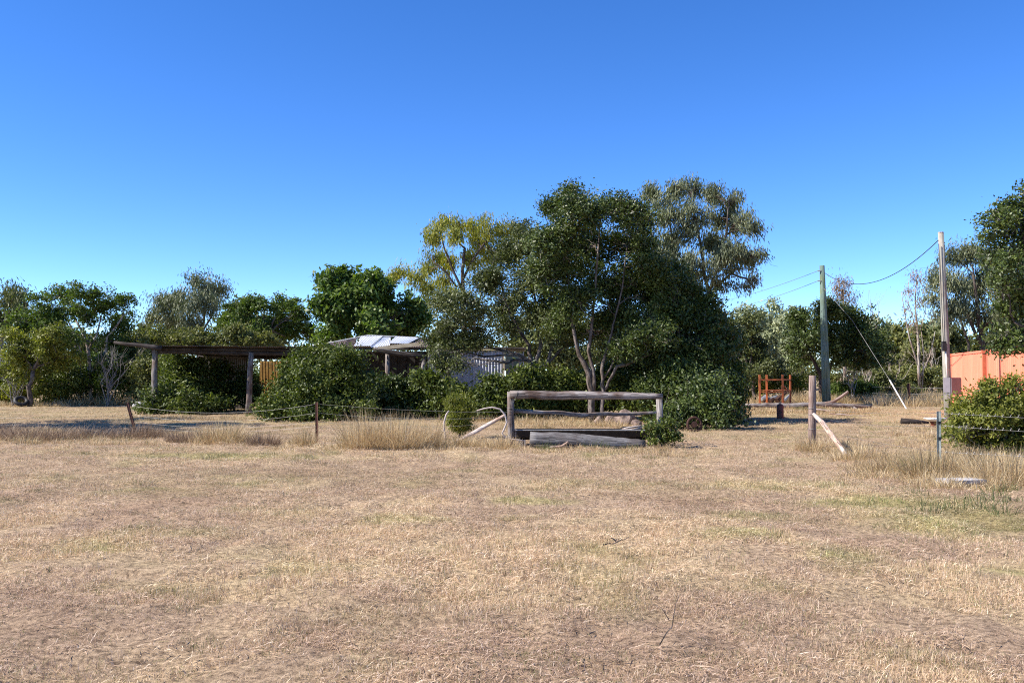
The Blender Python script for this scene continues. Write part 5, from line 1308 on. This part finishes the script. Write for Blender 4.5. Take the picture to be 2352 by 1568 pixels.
def grass_thing(name, label, items, mat, seed, group=None, stuff=False):
    v, q, t, ti = clump_mesh(items, seed)
    x, y = items[0][0], items[0][1]
    me = np_mesh(name, v - np.array([x, y, 0]), [q, t], ti); me.materials.append(mat)
    o = bpy.data.objects.new(name, me); o.location = (x, y, 0); link(o)
    tag(o, label, 'grass', group, 'stuff' if stuff else None)
    TRI[0] += len(q) * 2 + len(t)
    return o
def G(px, py): p = gnd(px, py); return p.x, p.y
GRP = 'tall dry grass tufts along the wire fence'
tufts = [
    ('tallest pale grass tuft right of the rusty upright picket', [(840, 1030, .55, .25, .78, 1500, .13, .62)], 'dry_grass'),
    ('pale tall grass tuft beside the tallest one, on its right', [(915, 1030, .6, .25, .72, 1700, .13, .66)], 'dry_grass'),
    ('pale grass tuft under the short white pipe arc', [(985, 1028, .35, .2, .62, 700, .13, .6)], 'dry_grass'),
    ('low brown grass tuft left of the rusty upright picket', [(695, 1024, .28, .2, .42, 600, .15, .45)], 'dry_grass'),
    ('round brown grass tuft between the two rusty pickets', [(605, 1024, .36, .22, .36, 900, .14, .4)], 'brown_grass'),
    ('wispy tall grass tuft in front of the shed post', [(510, 1018, .6, .3, .52, 1300, .16, .5)], 'dry_grass'),
    ('brown grass tuft with bent stalks left of the wispy one', [(430, 1015, .5, .3, .36, 1000, .2, .42)], 'brown_grass'),
    ('dead weed heap at the foot of the leaning picket', [(320, 1008, .6, .35, .38, 1300, .3, .35)], 'brown_grass'),
    ('grey-brown dead weed heap left of the leaning picket', [(200, 1010, .8, .35, .36, 1500, .35, .35)], 'brown_grass'),
    ('tangled dead weed heap near the left edge', [(85, 1013, .9, .4, .42, 1900, .4, .4)], 'brown_grass'),
    ('dead weed tuft cut by the left edge', [(5, 1008, .5, .35, .5, 900, .3, .45)], 'brown_grass'),
    ('short dry tuft at the foot of the left rail post', [(1150, 1028, .4, .2, .3, 800, .2, .6)], 'dry_grass'),
    ('short dry tuft below the pale leaning pole', [(1060, 1026, .5, .2, .28, 900, .2, .55)], 'dry_grass'),
    ('dry tuft around the foot of the strainer post', [(1866, 1034, .35, .2, .34, 700, .2, .55)], 'dry_grass'),
    ('sparse dry tuft right of the pale stay', [(1985, 1056, .6, .3, .34, 900, .2, .6)], 'dry_grass'),
    ('dense pink-brown tuft at the foot of the grey picket', [(2145, 1095, .5, .3, .45, 1600, .12, .45)], 'dry_grass'),
    ('dry tall tuft right of the grey picket', [(2215, 1085, .7, .4, .42, 1800, .16, .5)], 'dry_grass'),
    ('tall dry tuft at the right edge in front of the bush', [(2320, 1105, .7, .5, .5, 2200, .16, .62)], 'dry_grass'),
    ('low dry tuft left of the grey picket', [(2070, 1085, .6, .35, .34, 1300, .2, .5)], 'dry_grass'),
]
for i, (lb, it, mt) in enumerate(tufts):
    its = []
    for (px, py, rx_, ry_, h, n_, ln, tb) in it:
        x, y = G(px, py); its.append((x, y, rx_, ry_, h * 1.25, int(n_ * 1.15), ln, tb))
    grass_thing('grass_tuft', lb, its, M[mt], 500 + i, GRP)
r_ = random.Random(44); items = []
for (x0_, x1_, y0_, y1_, cnt, h, hn, tb) in ((0, 560, 996, 1022, 90, .2, 110, .45), (560, 1180, 1008, 1034, 70, .16, 100, .55), (1190, 1500, 1030, 1040, 26, .14, 90, .5), (1440, 1600, 1030, 1046, 14, .16, 90, .45), (1960, 2120, 1045, 1100, 40, .17, 110, .5), (2100, 2352, 1050, 1125, 90, .25, 120, .58), (1840, 1960, 1020, 1050, 18, .2, 90, .55),
                                            (2180, 2352, 1030, 1060, 40, .28, 100, .5), (1200, 1470, 962, 985, 60, .3, 90, .5), (2060, 2200, 985, 1030, 30, .22, 90, .55)):
    for _ in range(cnt):
        x, y = G(r_.uniform(x0_, x1_), r_.uniform(y0_, y1_)); items.append((x, y, r_.uniform(.15, .45), r_.uniform(.1, .3), h * r_.uniform(.6, 1.5), hn, .3, tb + r_.uniform(-.1, .1)))
grass_thing('rough_grass', 'rough ankle-high dead grass along the fence line', items, M['dry_grass'], 601, stuff=True)
items = []
for (x0_, x1_, y0_, y1_, cnt, h, hn) in ((120, 320, 922, 932, 60, .75, 120), (1715, 2010, 937, 952, 70, .22, 120), (1715, 2000, 922, 926, 40, .6, 110), (1790, 1890, 918, 926, 24, .8, 110), (2000, 2180, 918, 934, 60, .8, 120), (1600, 1720, 925, 935, 30, .4, 90), (300, 560, 955, 968, 30, .2, 80), (1090, 1300, 960, 970, 40, .35, 90), (-30, 130, 926, 934, 30, .4, 100)):
    for _ in range(cnt):
        x, y = G(r_.uniform(x0_, x1_), r_.uniform(y0_, y1_)); items.append((x, y, r_.uniform(.4, .9), r_.uniform(.3, .7), h * r_.uniform(.6, 1.3), hn, .2, .45 + r_.uniform(-.15, .15)))
grass_thing('tall_far_grass', 'knee-high straw-coloured grass on the far side of the yard', items, M['dry_grass'], 602, stuff=True)
items = []
for _ in range(46):
    px, py = random.Random(_).choice([(r_.uniform(1230, 1480), r_.uniform(1026, 1034)), (r_.uniform(560, 640), r_.uniform(940, 965)), (r_.uniform(1830, 1950), r_.uniform(935, 950)), (r_.uniform(2080, 2352), r_.uniform(1120, 1180))])
    x, y = G(px, py); items.append((x, y, .2, .15, r_.uniform(.12, .3), 60, .25, .2))
grass_thing('green_weeds', 'low green weeds scattered at the log and fence foot', items, M['green_grass'], 603, stuff=True)
# small twigs lying in the paddock
for k, (px, py, dx, dz, ln, lb) in enumerate(((1515, 1480, .12, .28, 1, 'thin upright dead weed stalk in the foreground right of centre'), (1385, 1250, .25, .07, 1, 'small dark forked root in the bare patch of the paddock'))):
    p = gnd(px, py); t_ = thing('dry_stalk' if k == 0 else 'dark_root', lb, 'twig', tuple(p))
    mb = MB(); q = p + Vector((dx, .02, dz)); mb.tube(limb_path(p, q, np.random.RandomState(k), .05, 5), [.004, .0035, .003, .003, .002, .0015] if k == 0 else [.009, .008, .007, .006, .004, .003], 5)
    m_ = p.lerp(q, .5); mb.tube([m_, m_ + Vector((-.05, 0, .08 if k == 0 else .03))], [.003, .0015] if k == 0 else [.01, .004], 4)
    mb.build('stalk', M['bark'], t_)
